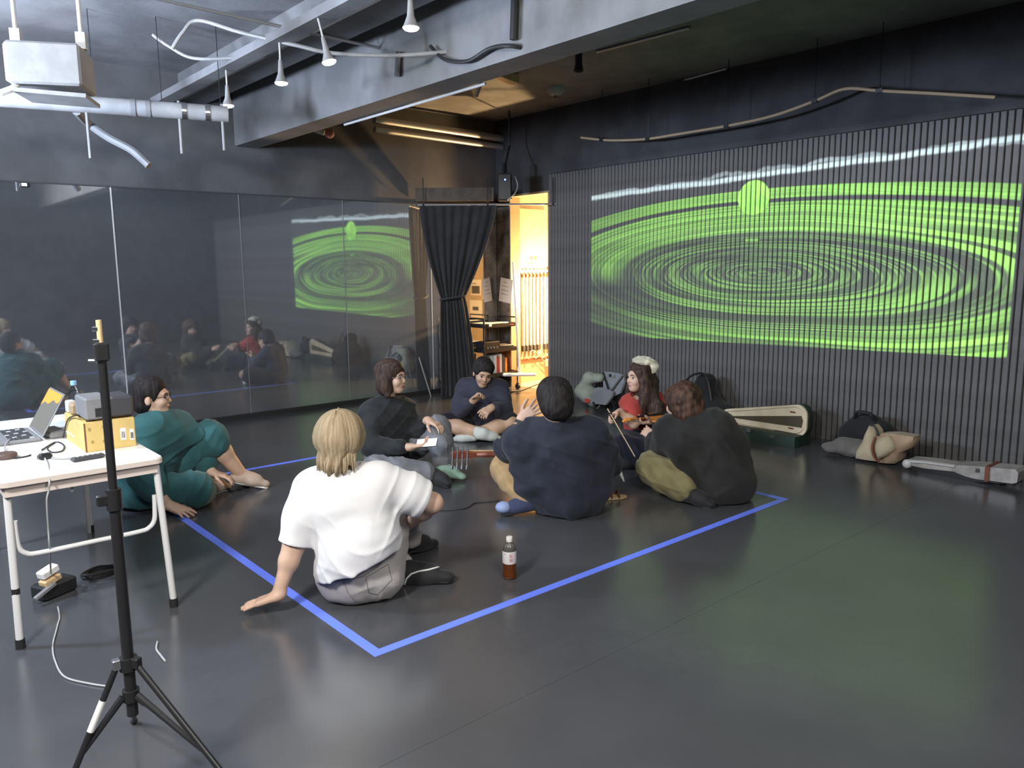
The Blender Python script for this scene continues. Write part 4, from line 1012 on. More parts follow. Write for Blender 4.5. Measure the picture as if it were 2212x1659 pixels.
class Human:
    def __init__(s, j, face, up=(0, 0, 1), hs=0.95, build=1.0):
        s.j = {k: np.asarray(v, float) for k, v in j.items()}; s.A = head_axes(face, up); s.hs = hs; s.b = build
        s.F = Field()
    def hp(s, l, f, u): return s.j['head']+s.hs*np.array([l, f, u])@s.A
    def torso(s, F, o=0.0, k=0.05, low=1.0):
        j, b = s.j, s.b
        pel, neck, L, R = j['pel'], j['neck'], j['shL'], j['shR']
        ch = (L+R)/2*0.72+pel*0.28; ch = ch*0.82+neck*0.18
        mid = pel*0.52+ch*0.48+(j['belly'] if 'belly' in j else 0)
        wide = unit(R-L); s.wide = wide
        F.cone(j['hipL'], j['hipR'], (0.098+o*low)*b, None, k)
        F.cone(pel, mid, (0.125+o*low)*b, (0.118+o)*b, k)
        for sg in (-1, 1):
            F.cone(mid+wide*0.045*sg, ch+wide*0.060*sg, (0.098+o)*b, (0.108+o)*b, k)
        F.cone(L*0.82+R*0.18, R*0.82+L*0.18, (0.066+o)*b, None, k)
        F.cone((L+R)/2*0.6+neck*0.4, neck, (0.070+o)*b, (0.050+o*0.4)*b, k)
    def arm(s, F, sd, o0=0.0, o1=None, t0=0.0, t1=2.0, k=0.03):
        """t runs 0..1 along the upper arm and 1..2 along the forearm"""
        j = s.j; a, e, w = j['sh'+sd], j['el'+sd], j['wr'+sd]; o1 = o0 if o1 is None else o1
        r = [0.055*s.b, 0.041*s.b, 0.028*s.b]
        def at(t): return (a+(e-a)*t, r[0]+(r[1]-r[0])*t) if t <= 1 else (e+(w-e)*(t-1), r[1]+(r[2]-r[1])*(t-1))
        ts = [t0]+[t for t in (0.5, 1.0, 1.3) if t0 < t < t1]+[t1]
        for x, y in zip(ts[:-1], ts[1:]):
            p, rp = at(x); q, rq = at(y); f = lambda t: o0+(o1-o0)*(t-t0)/max(1e-6, t1-t0)
            bul = 0.006 if o0 == 0 and x >= 1.0 and x < 1.3 else 0
            F.cone(p, q, rp+f(x)+bul, rq+f(y)+bul, k)
        return at(t1)[0]
    def leg(s, F, sd, o0=0.0, o1=None, t1=2.0, k=0.035):
        j = s.j; a, e, w = j['hip'+sd], j['kn'+sd], j['an'+sd]; o1 = o0 if o1 is None else o1
        r = [0.092*s.b, 0.058*s.b, 0.040*s.b]
        def at(t): return (a+(e-a)*t, r[0]+(r[1]-r[0])*t) if t <= 1 else (e+(w-e)*(t-1), r[1]+(r[2]-r[1])*(t-1))
        ts = [0.0]+[t for t in (0.5, 1.0, 1.35) if t < t1]+[t1]
        for x, y in zip(ts[:-1], ts[1:]):
            p, rp = at(x); q, rq = at(y); f = lambda t: o0+(o1-o0)*t/t1
            F.cone(p, q, rp+f(x)+(0.010 if x == 1.35 else 0), rq+f(y)+(0.010 if y == 1.35 else 0), k)
        return at(t1)[0]
    def foot(s, F, sd, o=0.0, k=0.02):
        j = s.j; a, t = j['an'+sd], j['toe'+sd]; d = unit(t-a)
        sole = j.get('sole'+sd, np.array([0, 0, -1.0])); sole = unit(sole-d*(sole@d))
        heel = a-d*0.035+sole*0.022
        F.cone(heel, a+d*0.07+sole*0.018, 0.033+o, 0.036+o, k); F.cone(a, a+d*0.10+sole*0.012, 0.036+o, 0.032+o, k)
        F.cone(a+d*0.07+sole*0.022, t+sole*0.026, 0.037+o, 0.026+o, k, flat=(sole, 0.72))
    def hand(s, F, sd, d, nrm, thumb, curl=0.35, spread=7.0, sc=1.0, first=1.0):
        w = s.j['wr'+sd]; d = unit(d); nrm = unit(np.asarray(nrm, float)-d*(np.asarray(nrm, float)@d))
        t = np.cross(nrm, d); t = t if t@np.asarray(thumb, float) > 0 else -t
        F.box(w+d*0.046*sc, np.array([0.050, 0.038, 0.0135])*sc, np.stack([d, t, nrm]), r=0.012, k=0.014)
        F.cone(w-d*0.01, w+d*0.02, 0.027*sc, 0.025*sc, 0.02, flat=(nrm, 0.75))
        for off, ln, sp, q in ((0.029, 0.068, 1.3, 0.0), (0.0095, 0.078, 0.35, 0.06), (-0.010, 0.072, -0.5, 0.12), (-0.028, 0.057, -1.5, 0.18)):
            a = math.radians(sp*spread); fd = unit(d*math.cos(a)+t*math.sin(a))
            p = w+d*0.086*sc+t*off*sc; ang = (curl+q*curl)*first; rr = 0.0088*sc
            for seg, m in ((0.45, 1.0), (0.30, 1.25), (0.25, 0.9)):
                dd = unit(fd*math.cos(ang)+nrm*math.sin(ang)); qn = p+dd*ln*seg*sc*1.05
                F.cone(p, qn, rr, rr*0.90, 0.006); p = qn; rr *= 0.90; ang += (curl+q*curl)*m
        p = w+d*0.022*sc+t*0.030*sc+nrm*0.004
        for ln, m, rr in ((0.038, 0.75, 0.0125), (0.034, 0.45, 0.0105), (0.026, 0.30, 0.0092)):
            dd = unit(d*(1-m*0.45)+t*m+nrm*(0.25+0.5*curl)); qn = p+dd*ln*sc; F.cone(p, qn, rr*sc, rr*sc*0.92, 0.010); p = qn
    def head(s, F, ears=True):
        A, h = s.A, s.hs
        E = lambda c, r, k=0.02, mode='add': F.ell(s.hp(*c), np.array(r)*h, A, k, mode)
        E((0, -0.010, 0.034), (0.076, 0.096, 0.088), 0.02)
        E((0, 0.034, -0.034), (0.058, 0.060, 0.078), 0.03)
        E((0, 0.060, -0.092), (0.030, 0.030, 0.024), 0.03)
        E((0, 0.082, 0.022), (0.050, 0.018, 0.012), 0.02)
        for sg in (-1, 1):
            E((sg*0.034, 0.066, -0.030), (0.026, 0.026, 0.026), 0.02)
            E((sg*0.031, 0.104, 0.000), (0.017, 0.014, 0.011), 0.012, 'sub')
            if ears: E((sg*0.078, -0.006, -0.012), (0.010, 0.020, 0.031), 0.008)
        F.cone(s.hp(0, 0.088, 0.012), s.hp(0, 0.104, -0.028), 0.008*h, 0.0125*h, 0.014)
        E((0, 0.092, -0.060), (0.023, 0.011, 0.0105), 0.006)
        F.cone(s.j['neck']-unit(s.hp(0, -0.01, -0.05)-s.j['neck'])*0.03, s.hp(0, -0.012, -0.045), 0.056*s.b, 0.052*s.b, 0.025)
    def body(s, root, m, h, hands=(), legs=True, feet=('L', 'R'), ears=True):
        F = s.F
        s.torso(F, -0.012)
        for sd in 'LR': s.arm(F, sd)
        if legs:
            for sd in 'LR': s.leg(F, sd)
            for sd in feet: s.foot(F, sd)
        s.head(F, ears)
        for kw in hands: s.hand(F, **kw)
        lc, A, hs = s.hp(0, 0.094, -0.0605), s.A, s.hs
        def reg(c):
            q = (c-lc)@A.T/np.array([0.024, 0.016, 0.0095])/hs
            return ((q*q).sum(1) < 1).astype(int)
        return solid('body', F, h, [m, M['lips']], root, reg)
    def eyes(s, root, glasses=None):
        for sg in (-1, 1):
            c = W(s.hp(sg*0.031, 0.085, 0.000))
            b = MB(); b.ball(c, 0.0088*s.hs, 10); obj('eye', b, M['eye'], root, True)
            p = [W(s.hp(sg*x, y, z)) for x, y, z in ((0.014, 0.099, 0.021), (0.030, 0.099, 0.026), (0.048, 0.088, 0.021))]
            b = MB(); b.tube(p, [0.003, 0.004, 0.002], 6, smooth=4); obj('eyebrow', b, M['brow'], root, True)
        if glasses:
            b = MB()
            for sg in (-1, 1):
                b.tube([W(s.hp(sg*0.033+0.024*math.cos(a), 0.106-0.008*abs(math.cos(a)), 0.019*math.sin(a))) for a in np.linspace(0, 2*PI, 17)], 0.0016, 5, cap=False)
                b.tube([W(s.hp(sg*0.057, 0.098, 0.004)), W(s.hp(sg*0.082, 0.0, 0.006))], 0.0016, 5)
            b.tube([W(s.hp(-0.009, 0.107, 0.002)), W(s.hp(0.009, 0.107, 0.002))], 0.0016, 5)
            obj('glasses', b, glasses, root, True)
def person(label, at): 
    return thing('person', label, 'person', Vector(W(np.array([at[0], at[1], 0.0]))))
def shoe_parts(H, sd, root, m, msole, h=0.006, o_=0.010):
    F = Field(); H.foot(F, sd, o_); o = solid('shoe', F, h, m, root)
    j = H.j; a, t = j['an'+sd], j['toe'+sd]; d = unit(t-a); sole = unit(j.get('sole'+sd, np.array([0, 0, -1.0]))); sole = unit(sole-d*(sole@d))
    F = Field(); F.cone(a-d*0.035+sole*0.052, t+sole*0.050, 0.036, 0.034, 0.01, flat=(sole, 0.30)); so = solid('sole', F, h, msole, o)
    so.location = Vector((0, 0, 0)); return o

# ---------------- blond person in the white T-shirt, nearest to the viewer
cA = J(772, 1290, 3.36)
pA = person('blond person in a white T-shirt and grey trousers sitting with the back to us', cA)
HA = Human(dict(pel=(-0.715, 3.38, 0.125), neck=(-0.755, 3.36, 0.605), head=(-0.765, 3.385, 0.765), shL=(-0.905, 3.36, 0.535), shR=(-0.585, 3.42, 0.540),
    elL=(-0.975, 3.30, 0.290), wrL=J(600, 1286, 3.235), elR=(-0.375, 3.50, 0.418), wrR=(-0.545, 3.70, 0.225), hipL=(-0.795, 3.42, 0.098), hipR=(-0.625, 3.42, 0.098),
    knR=(-0.600, 3.74, 0.335), anR=(-0.545, 3.93, 0.075), toeR=(-0.44, 4.06, 0.045), knL=(-0.80, 3.82, 0.10), anL=(-0.50, 3.565, 0.060), toeL=(-0.325, 3.575, 0.052),
    soleL=(0.25, -0.2, -0.8)), face=(0.10, 1.0, -0.10), hs=0.96)
HA.body(pA, M['skin'], 0.0058, hands=(dict(sd='L', d=(-0.98, -0.12, -0.30), nrm=(0.25, 0, -1), thumb=(0, 1, 0), curl=0.07, spread=6, first=-0.2),
    dict(sd='R', d=(-0.35, 0.7, -0.6), nrm=(-0.8, -0.2, -0.3), thumb=(-0.2, 0.3, 1), curl=0.3)))
HA.eyes(pA)
F = Field(); HA.torso(F, 0.034, 0.06, 0.55)
e1 = HA.arm(F, 'L', 0.020, 0.030, 0.0, 0.97, 0.05); e2 = HA.arm(F, 'R', 0.028, 0.036, 0.0, 0.80, 0.06)
F.cone((-0.66, 3.36, 0.30), (-0.69, 3.36, 0.19), 0.145, 0.150, 0.06); F.cone((-0.74, 3.33, 0.24), (-0.76, 3.34, 0.17), 0.125, 0.130, 0.05)
F.cut((-0.745, 3.3, 0.165), (0.42, -0.05, -1.0), 0.006)
# neckline
F.ell((-0.755, 3.375, 0.640), (0.075, 0.075, 0.040), k=0.012, mode='sub')
d1 = unit(HA.j['elL']-HA.j['shL']); d2 = unit(HA.j['elR']-HA.j['shR'])
def sleeve_cut(F, p, d, c, rad):
    """cuts a sleeve off squarely without touching the rest"""
    fn = lambda P: np.minimum(-((P-p)@d), rad-np.sqrt(((P-c)**2).sum(-1)))
    F.ops.append(('sub', lambda P: -np.minimum((P-p)@d, rad-np.sqrt(((P-c)**2).sum(-1))), c-rad, c+rad, 0.004))
sleeve_cut(F, e1, d1, e1+d1*0.06, 0.115); sleeve_cut(F, e2, d2, e2+d2*0.075, 0.125)
s1, s2 = sines(11, 13, 0.0035, 5), sines(5, 30, 0.0016, 5)
crA = creases(12, 26, 0.0040, (0.7, 0.2, 0.8), 2)
def foldA(P):
    r, z = P[:, 0], P[:, 2]
    # swags sweeping from the right shoulder blade down to the left hip
    w = np.clip((0.50-z)/0.20, 0, 1)*np.clip((r+0.92)/0.15, 0, 1)
    rad = np.sqrt((r+0.56)**2+(z-0.56)**2*0.8)
    sw = np.sin(rad*82+1.5*np.sin(r*9))*0.0048*w*np.clip((rad-0.12)/0.1, 0, 1)
    arm = np.clip((r+0.60)/0.06, 0, 1); sw2 = np.sin((r*55-z*38)+P[:, 1]*16)*0.0036*arm
    return s1(P)*0.8+s2(P)*0.4+sw*0.3+sw2*0.4+crA(P)*np.clip((0.52-z)/0.12, 0.15, 1)-0.007*w*(1-np.abs(np.sin(rad*36+1.2*np.sin(r*11)+z*3)))**2.2*np.clip((rad-0.12)/0.1, 0, 1)-0.006*arm*(1-np.abs(np.sin(r*30-z*20+P[:, 1]*9)))**2
F.disp = foldA
M['tee'] = cloth('white_tee', (0.70, 0.69, 0.685), 0.02, 0.8)
solid('tshirt', F, 0.0058, M['tee'], pA)
F = Field()
F.cone((-0.775, 3.40, 0.105), (-0.640, 3.40, 0.105), 0.108, None, 0.05); F.cone((-0.722, 3.38, 0.12), (-0.728, 3.36, 0.245), 0.134, 0.126, 0.05)
HA.leg(F, 'L', 0.022, 0.028, 1.75); k2 = HA.leg(F, 'R', 0.026, 0.034, 1.80)
F.cut((0, 0, 0.004), (0, 0, -1), 0.01)
s3, s4 = sines(3, 17, 0.0042, 5), sines(9, 42, 0.0015, 4)
crB = creases(14, 30, 0.0050, (0.5, 0.3, 0.8), 3)
F.disp = lambda P: s3(P)*0.6+s4(P)+crB(P)+np.sin(P[:, 2]*75+P[:, 0]*28)*0.003*np.clip((P[:, 1]-3.45)/0.1, 0, 1)
M['greige'] = cloth('grey_beige_cotton', (0.40, 0.375, 0.36), 0.10)
tr = solid('trousers', F, 0.0062, M['greige'], pA)
# waistband, belt loop, pocket and seat seams laid on the cloth
from mathutils.bvhtree import BVHTree
def surface(o):
    off = np.array(ORIG[o.name])
    bv = BVHTree.FromPolygons([Vector(v.co)+Vector(off) for v in o.data.vertices], [tuple(p.vertices) for p in o.data.polygons])
    def hit(u, v, lift=0.001):
        d = Vector(CR*((u-1106)/FPX)+CD*((v-829.5)/FPX)+CF).normalized()
        loc, nr, _, _ = bv.ray_cast(Vector((0, 0, EYE)), d)
        return None if loc is None else loc+nr*lift
    return hit
def seam(name, o, px, r, m, k=6):
    h = surface(o); pts = []
    for (u0, v0), (u1, v1) in zip(px[:-1], px[1:]):
        for t in np.linspace(0, 1, k, endpoint=False):
            q = h(u0+(u1-u0)*t, v0+(v1-v0)*t)
            if q is not None: pts.append(q)
    q = h(*px[-1]); pts += [q] if q is not None else []
    if len(pts) < 2: return None
    b = MB(); b.tube(pts, r, 6); return obj(name, b, m, o, True)
M['seam'] = mat('seam_grey', (0.22, 0.205, 0.20), 0.85)
seam('waistband', tr, [(704, 1253), (722, 1256), (750, 1252), (785, 1243), (815, 1224), (836, 1200)], 0.0045, M['seam'])
seam('seat_seam', tr, [(742, 1254), (752, 1280), (770, 1300)], 0.0022, M['seam'])
seam('pocket_seam', tr, [(790, 1247), (838, 1219), (846, 1252), (815, 1283), (796, 1279), (790, 1247)], 0.0020, M['seam'])
seam('belt_loop', tr, [(738, 1246), (744, 1262)], 0.0035, M['seam'])
M['shoeblk'] = cloth('black_canvas', (0.022, 0.022, 0.024), 0.1, 0.7); M['shoewht'] = mat('white_piping', (0.75, 0.75, 0.72), 0.5)
sh = shoe_parts(HA, 'L', pA, M['shoeblk'], M['blackrub'], 0.006, 0.017); shoe_parts(HA, 'R', pA, M['shoeblk'], M['blackrub'])
seam('piping', sh, [(874, 1262), (878, 1250), (888, 1240), (905, 1234), (925, 1231), (940, 1227), (955, 1223)], 0.0042, M['shoewht'])
# hair
M['hairA'] = hairmat('blond_hair', (0.40, 0.29, 0.135), (0.20, 0.135, 0.070))
F = Field(); E = lambda c, r, k=0.03, mode='add': F.ell(HA.hp(*c), np.array(r)*HA.hs, HA.A, k, mode)
E((0, -0.012, 0.028), (0.110, 0.114, 0.102)); E((0, -0.030, -0.010), (0.113, 0.100, 0.085))
F.cone(HA.hp(0, -0.045, -0.03), HA.hp(0, -0.062, -0.115), 0.082, 0.058, 0.03); E((0, -0.070, -0.120), (0.062, 0.034, 0.035), 0.02)
E((0, 0.125, -0.030), (0.075, 0.075, 0.075), 0.02, 'sub')
cH, AH = HA.j['head'], HA.A
def strands(P, n=58, amp=0.0014):
    q = (P-cH)@AH.T; az = np.arctan2(q[:, 0], -q[:, 1]); u = q[:, 2]
    tuft = np.clip((-u-0.06)/0.06, 0, 1)
    return (np.sin(az*n+2.0*np.sin(az*5+u*10)+u*14)*amp+np.sin(az*n*2.3+u*22+1.0)*amp*0.5+np.sin(az*9+1)*0.004*np.clip((0.12-u)/0.1, 0, 1)
            + tuft*0.010*np.sin(az*17+u*40)-0.010*np.exp(-((az-0.02)/0.05)**2)*np.clip((u-0.03)/0.05, 0, 1))
F.disp = strands
_m = M['hairA']; _t = NT(_m.node_tree); _b = _m.node_tree.nodes['Principled BSDF']      # strands fan out from the crown
_c = Vector(W(HA.j['head']))-ORIG[pA.name]; _tc = _t.node('ShaderNodeTexCoord'); _s = _t.node('ShaderNodeSeparateXYZ'); _t.put(_s.inputs[0], _tc.outputs['Object'])
_az = _t.m('ARCTAN2', _t.m('SUBTRACT', _s.outputs[0], _c.x+0.006), _t.m('SUBTRACT', _s.outputs[1], _c.y+0.008))
_n = _t.noise(_t.xyz(_t.m('MULTIPLY', _az, 11.0), _t.m('MULTIPLY', _s.outputs[2], 5.0)), 1.0, 4.0, 0.65)
_x = _t.node('ShaderNodeMix', data_type='RGBA'); _t.put(_x.inputs['Factor'], _t.ramp(_n, 0.32, 0.68)); _x.inputs['A'].default_value = (0.215, 0.158, 0.092, 1); _x.inputs['B'].default_value = (0.37, 0.285, 0.175, 1)
_t.put(_b.inputs['Base Color'], _x.outputs['Result']); _bp = _t.node('ShaderNodeBump'); _bp.inputs['Strength'].default_value = 0.35; _bp.inputs['Distance'].default_value = 0.01; _t.put(_bp.inputs['Height'], _n); _t.put(_b.inputs['Normal'], _bp.outputs[0])
ha = solid('hair', F, 0.0055, M['hairA'], pA)
# loose locks at the nape
b = MB()
for k in range(46):
    a = rng.uniform(-1.25, 1.25); p0 = HA.hp(0.088*math.sin(a), -0.03-0.066*math.cos(a), -0.055); q0 = HA.hp((0.078+0.03*rng.uniform(-0.3, 1))*math.sin(a), -0.035-(0.070+0.02*rng.uniform(-0.5, 1))*math.cos(a), -0.135-0.028*rng.uniform(-0.7, 1))
    b.tube([W(p0), W((p0+q0)/2+HA.A[1]*-0.006), W(q0)], [0.008, 0.007, 0.001], 6, smooth=3)
obj('locks', b, M['hairA'], ha, True)['kind'] = 'stuff'

# ---------------- person in green behind the table
pB = person('dark haired person in teal green leaning on one hand behind the folding table', J(300, 1080, 4.85))
HB = Human(dict(pel=(-2.42, 4.87, 0.115), neck=(-2.235, 4.85, 0.575), head=J(328, 858, 4.82), shL=(-2.19, 5.00, 0.50), shR=(-2.29, 4.73, 0.52),
    elR=(-2.30, 4.68, 0.25), wrR=J(366, 1092, 4.66), elL=(-2.10, 5.10, 0.30), wrL=(-2.00, 5.02, 0.17), hipL=(-2.42, 4.97, 0.105), hipR=(-2.38, 4.80, 0.10),
    knL=(-2.02, 5.08, 0.395), anL=(-1.86, 5.18, 0.105), toeL=(-1.72, 5.24, 0.055), knR=(-2.03, 4.80, 0.115), anR=(-2.06, 5.08, 0.07), toeR=(-1.98, 5.20, 0.05)),
    face=(1.0, 0.18, 0.02), hs=0.99)
HB.body(pB, M['skin'], 0.0065, hands=(dict(sd='R', d=(0.90, -0.40, -0.22), nrm=(0.2, 0, -1), thumb=(0, 1, 0), curl=0.10, spread=8, first=0.1, sc=1.12), dict(sd='L', d=(0.8, 0.2, -0.3), nrm=(0, 0, -1), thumb=(0, -1, 0), curl=0.3)))
HB.eyes(pB, M['black'])
M['teal'] = cloth('teal_cloth', (0.032, 0.105, 0.110), 0.12)
F = Field(); HB.torso(F, 0.040, 0.06, 0.8); e = HB.arm(F, 'R', 0.03, 0.040, 0.0, 1.45, 0.05); HB.arm(F, 'L', 0.03, 0.035, 0.0, 1.5, 0.05)
F.cone((-2.26, 4.80, 0.50), (-2.05, 5.02, 0.42), 0.07, 0.06, 0.06)
F.cut((0, 0, 0.03), (0, 0, -1), 0.01); F.disp = (lambda a, b: (lambda P: a(P)+b(P)))(sines(21, 14, 0.005), creases(22, 20, 0.010, (0.6, 0.2, 0.8), 3))
solid('loose_top', F, 0.0068, M['teal'], pB)
F = Field(); F.cone((-2.42, 4.97, 0.11), (-2.38, 4.80, 0.11), 0.115, None, 0.05); HB.leg(F, 'L', 0.020, 0.050, 1.12); HB.leg(F, 'R', 0.020, 0.055, 1.15)
F.cut((0, 0, 0.004), (0, 0, -1), 0.01); F.disp = (lambda a, b: (lambda P: a(P)+b(P)))(sines(23, 15, 0.005), creases(24, 24, 0.009, (0.9, 0.3, -0.4), 3))
solid('wide_shorts', F, 0.0068, M['teal'], pB)
M['sandal'] = cloth('beige_sandal', (0.50, 0.38, 0.30), 0.1)
shoe_parts(HB, 'L', pB, M['sandal'], M['white'], 0.007); shoe_parts(HB, 'R', pB, M['sandal'], M['white'], 0.007)
M['hairK'] = hairmat('black_hair', (0.030, 0.026, 0.025), (0.012, 0.010, 0.010), 0.7)
M['hairBr'] = hairmat('dark_brown_hair', (0.075, 0.045, 0.034), (0.025, 0.016, 0.014), 0.65)
F = Field(); E = lambda c, r, k=0.03, mode='add': F.ell(HB.hp(*c), np.array(r)*HB.hs, HB.A, k, mode)
E((0, -0.020, 0.045), (0.098, 0.112, 0.098)); E((0, -0.052, -0.020), (0.092, 0.080, 0.085)); E((0, 0.12, -0.03), (0.11, 0.085, 0.085), 0.02, 'sub')
for sg in (-1, 1): E((sg*0.088, 0.0, -0.02), (0.03, 0.03, 0.035), 0.01, 'sub')
F.disp = sines(31, 60, 0.0022); solid('hair', F, 0.0068, M['hairK'], pB)

# ---------------- person with a bob, black shirt, grey trousers and a phone
pC = person('person with a dark bob in a black shirt and grey trousers holding a lit phone', J(845, 1015, 5.55))
HC = Human(dict(pel=(-0.915, 5.60, 0.12), neck=(-0.915, 5.59, 0.535), head=J(845, 815, 5.57), shR=(-1.03, 5.48, 0.475), shL=(-0.80, 5.69, 0.470),
    elR=(-1.00, 5.36, 0.255), wrR=J(888, 966, 5.26), elL=(-0.74, 5.64, 0.27), wrL=J(925, 908, 5.56), hipR=(-0.96, 5.52, 0.105), hipL=(-0.87, 5.69, 0.105),
    knL=(-0.555, 5.62, 0.335), anL=(-0.50, 5.46, 0.075), toeL=(-0.36, 5.38, 0.055), knR=(-0.93, 5.19, 0.135), anR=(-0.56, 5.27, 0.085), toeR=(-0.45, 5.20, 0.06)),
    face=(0.93, -0.36, 0.02), up=(0.03, 0, 1), hs=1.0)
HC.body(pC, M['skin'], 0.0068, hands=(dict(sd='R', d=(0.95, -0.1, 0.15), nrm=(0.1, 0.25, 1), thumb=(0, 1, 0), curl=0.5, spread=4),
    dict(sd='L', d=(0.75, -0.45, -0.25), nrm=(0, 0, -1), thumb=(0.2, -1, 0), curl=0.35)))
HC.eyes(pC, M['zinc'])
M['blkshirt'] = cloth('black_shirt', (0.022, 0.024, 0.026), 0.25); M['gryblue'] = cloth('grey_blue_cloth', (0.10, 0.115, 0.13), 0.1)
F = Field(); HC.torso(F, 0.030, 0.06, 0.9); e1 = HC.arm(F, 'R', 0.024, 0.022, 0.0, 1.75, 0.04); e2 = HC.arm(F, 'L', 0.022, 0.018, 0.0, 1.65, 0.04)
F.cut((0, 0, 0.06), (0, 0, -1), 0.01); F.disp = (lambda a, b: (lambda P: a(P)+b(P)))(sines(41, 15, 0.004), creases(42, 24, 0.008, (0.5, 0.2, 0.9), 3))
solid('shirt', F, 0.0068, M['blkshirt'], pC)
F = Field(); F.cone((-0.96, 5.53, 0.105), (-0.87, 5.69, 0.105), 0.115, None, 0.05); HC.leg(F, 'L', 0.020, 0.030, 1.80); HC.leg(F, 'R', 0.024, 0.034, 1.86)
F.cut((0, 0, 0.004), (0, 0, -1), 0.01); F.disp = (lambda a, b: (lambda P: a(P)+b(P)))(sines(45, 20, 0.004), creases(46, 28, 0.009, (0.9, 0.3, 0.4), 3))
M['gtrs'] = cloth('grey_cotton', (0.165, 0.170, 0.185), 0.2)
solid('trousers', F, 0.0068, M['gtrs'], pC)
F = Field(); HC.foot(F, 'L', 0.007); F.cone(HC.j['anL'], HC.j['anL']*0.8+HC.j['knL']*0.2, 0.046, 0.046, 0.02); solid('sock', F, 0.0068, cloth('mint_sock', (0.22, 0.33, 0.25), 0.1), pC)
shoe_parts(HC, 'R', pC, M['shoeblk'], M['blackrub'], 0.007)
F = Field(); E = lambda c, r, k=0.03, mode='add': F.ell(HC.hp(*c), np.array(r)*HC.hs, HC.A, k, mode)
E((0, -0.015, 0.045), (0.100, 0.114, 0.096)); E((0, -0.030, -0.045), (0.105, 0.085, 0.098)); F.cone(HC.hp(0.07, -0.01, 0), HC.hp(0.080, 0.012, -0.115), 0.036, 0.026, 0.03); F.cone(HC.hp(-0.07, -0.01, 0), HC.hp(-0.080, 0.012, -0.115), 0.036, 0.026, 0.03)
E((0, 0.125, -0.045), (0.072, 0.085, 0.100), 0.02, 'sub'); E((0, 0.03, -0.16), (0.07, 0.09, 0.05), 0.02, 'sub'); F.disp = sines(47, 60, 0.002)
hb = solid('hair', F, 0.0065, M['hairBr'], pC)
ph = JW(922, 957, 5.24); t = thing('phone', 'phone with a bright white screen held in the hand of the person with the bob', 'phone', ph)
R = Matrix((Vector(W(unit((0.97, -0.15, 0.10)))), Vector(W(unit((0.1, 0.75, 0.62)))), Vector(W(unit(np.cross((0.97, -0.15, 0.10), (0.1, 0.75, 0.62))))))).transposed()
b = MB(); b.box(ph, (0.150, 0.072, 0.008), rot=R, bev=0.003); obj('case', b, M['black'], t)
b = MB(); b.box(ph+R@Vector((0, 0, 0.0045)), (0.142, 0.066, 0.001), rot=R); obj('screen', b, mat('phone_screen', (0.9, 0.9, 0.9), 0.3, emit=(0.95, 0.97, 1.0), estr=1.3), t)

# ---------------- cross-legged person by the doorway
pD = person('person in a navy top and black shorts sitting cross legged near the doorway', J(1032, 945, 7.0))
HD = Human(dict(pel=(-0.32, 7.02, 0.115), neck=(-0.265, 6.95, 0.475), head=J(1043, 806, 6.86), shR=(-0.44, 6.95, 0.425), shL=(-0.10, 6.95, 0.425),
    elR=(-0.47, 6.78, 0.245), wrR=J(1022, 866, 6.70), elL=(-0.07, 6.80, 0.245), wrL=J(1062, 880, 6.66), hipR=(-0.40, 6.98, 0.10), hipL=(-0.23, 6.98, 0.10),
    knR=(-0.60, 6.70, 0.150), anR=(-0.25, 6.58, 0.085), toeR=(-0.10, 6.62, 0.055), knL=(-0.01, 6.70, 0.150), anL=(-0.37, 6.62, 0.065), toeL=(-0.50, 6.66, 0.045)),
    face=(0.25, -0.92, -0.28), up=(0.18, -0.1, 1), hs=1.0)
HD.body(pD, M['skin2'], 0.0075, hands=(dict(sd='R', d=(0.7, -0.2, 0.65), nrm=(0.3, -0.6, -0.4), thumb=(-0.5, 0, 1), curl=0.75), dict(sd='L', d=(-0.5, -0.6, -0.3), nrm=(0, 0.4, -0.5), thumb=(-0.5, -0.2, 1), curl=0.55)))
HD.eyes(pD)
M['navy'] = cloth('navy_sweat', (0.038, 0.038, 0.056), 0.15)
F = Field(); HD.torso(F, 0.026, 0.05, 0.8); HD.arm(F, 'R', 0.022, 0.022, 0.0, 1.70, 0.04); HD.arm(F, 'L', 0.022, 0.022, 0.0, 1.70, 0.04); F.cut((0, 0, 0.05), (0, 0, -1), 0.01)
F.disp = mix(sines(51, 17, 0.004), creases(54, 22, 0.009, (0.5, 0.2, 0.9), 3)); solid('sweatshirt', F, 0.0075, M['navy'], pD)
F = Field(); F.cone((-0.40, 6.98, 0.11), (-0.23, 6.98, 0.11), 0.115, None, 0.05); HD.leg(F, 'R', 0.025, 0.045, 0.82); HD.leg(F, 'L', 0.025, 0.045, 0.82); F.cut((0, 0, 0.004), (0, 0, -1), 0.01)
F.disp = sines(52, 17, 0.004); M['blkshorts'] = cloth('black_shorts', (0.016, 0.016, 0.018), 0.1); solid('shorts', F, 0.0075, M['blkshorts'], pD)
for sd in 'LR':
    F = Field(); HD.foot(F, sd, 0.006); F.cone(HD.j['an'+sd], HD.j['an'+sd]*0.78+HD.j['kn'+sd]*0.22, 0.046, 0.047, 0.02); solid('sock', F, 0.0075, cloth('pale_sock', (0.55, 0.57, 0.52), 0.05), pD)
F = Field(); E = lambda c, r, k=0.03, mode='add': F.ell(HD.hp(*c), np.array(r)*HD.hs, HD.A, k, mode)
E((0, -0.018, 0.048), (0.096, 0.110, 0.098)); E((0, -0.055, -0.02), (0.088, 0.07, 0.08)); E((0, 0.12, -0.030), (0.10, 0.080, 0.080), 0.02, 'sub'); F.disp = sines(53, 60, 0.003)
solid('hair', F, 0.0075, M['hairK'], pD)

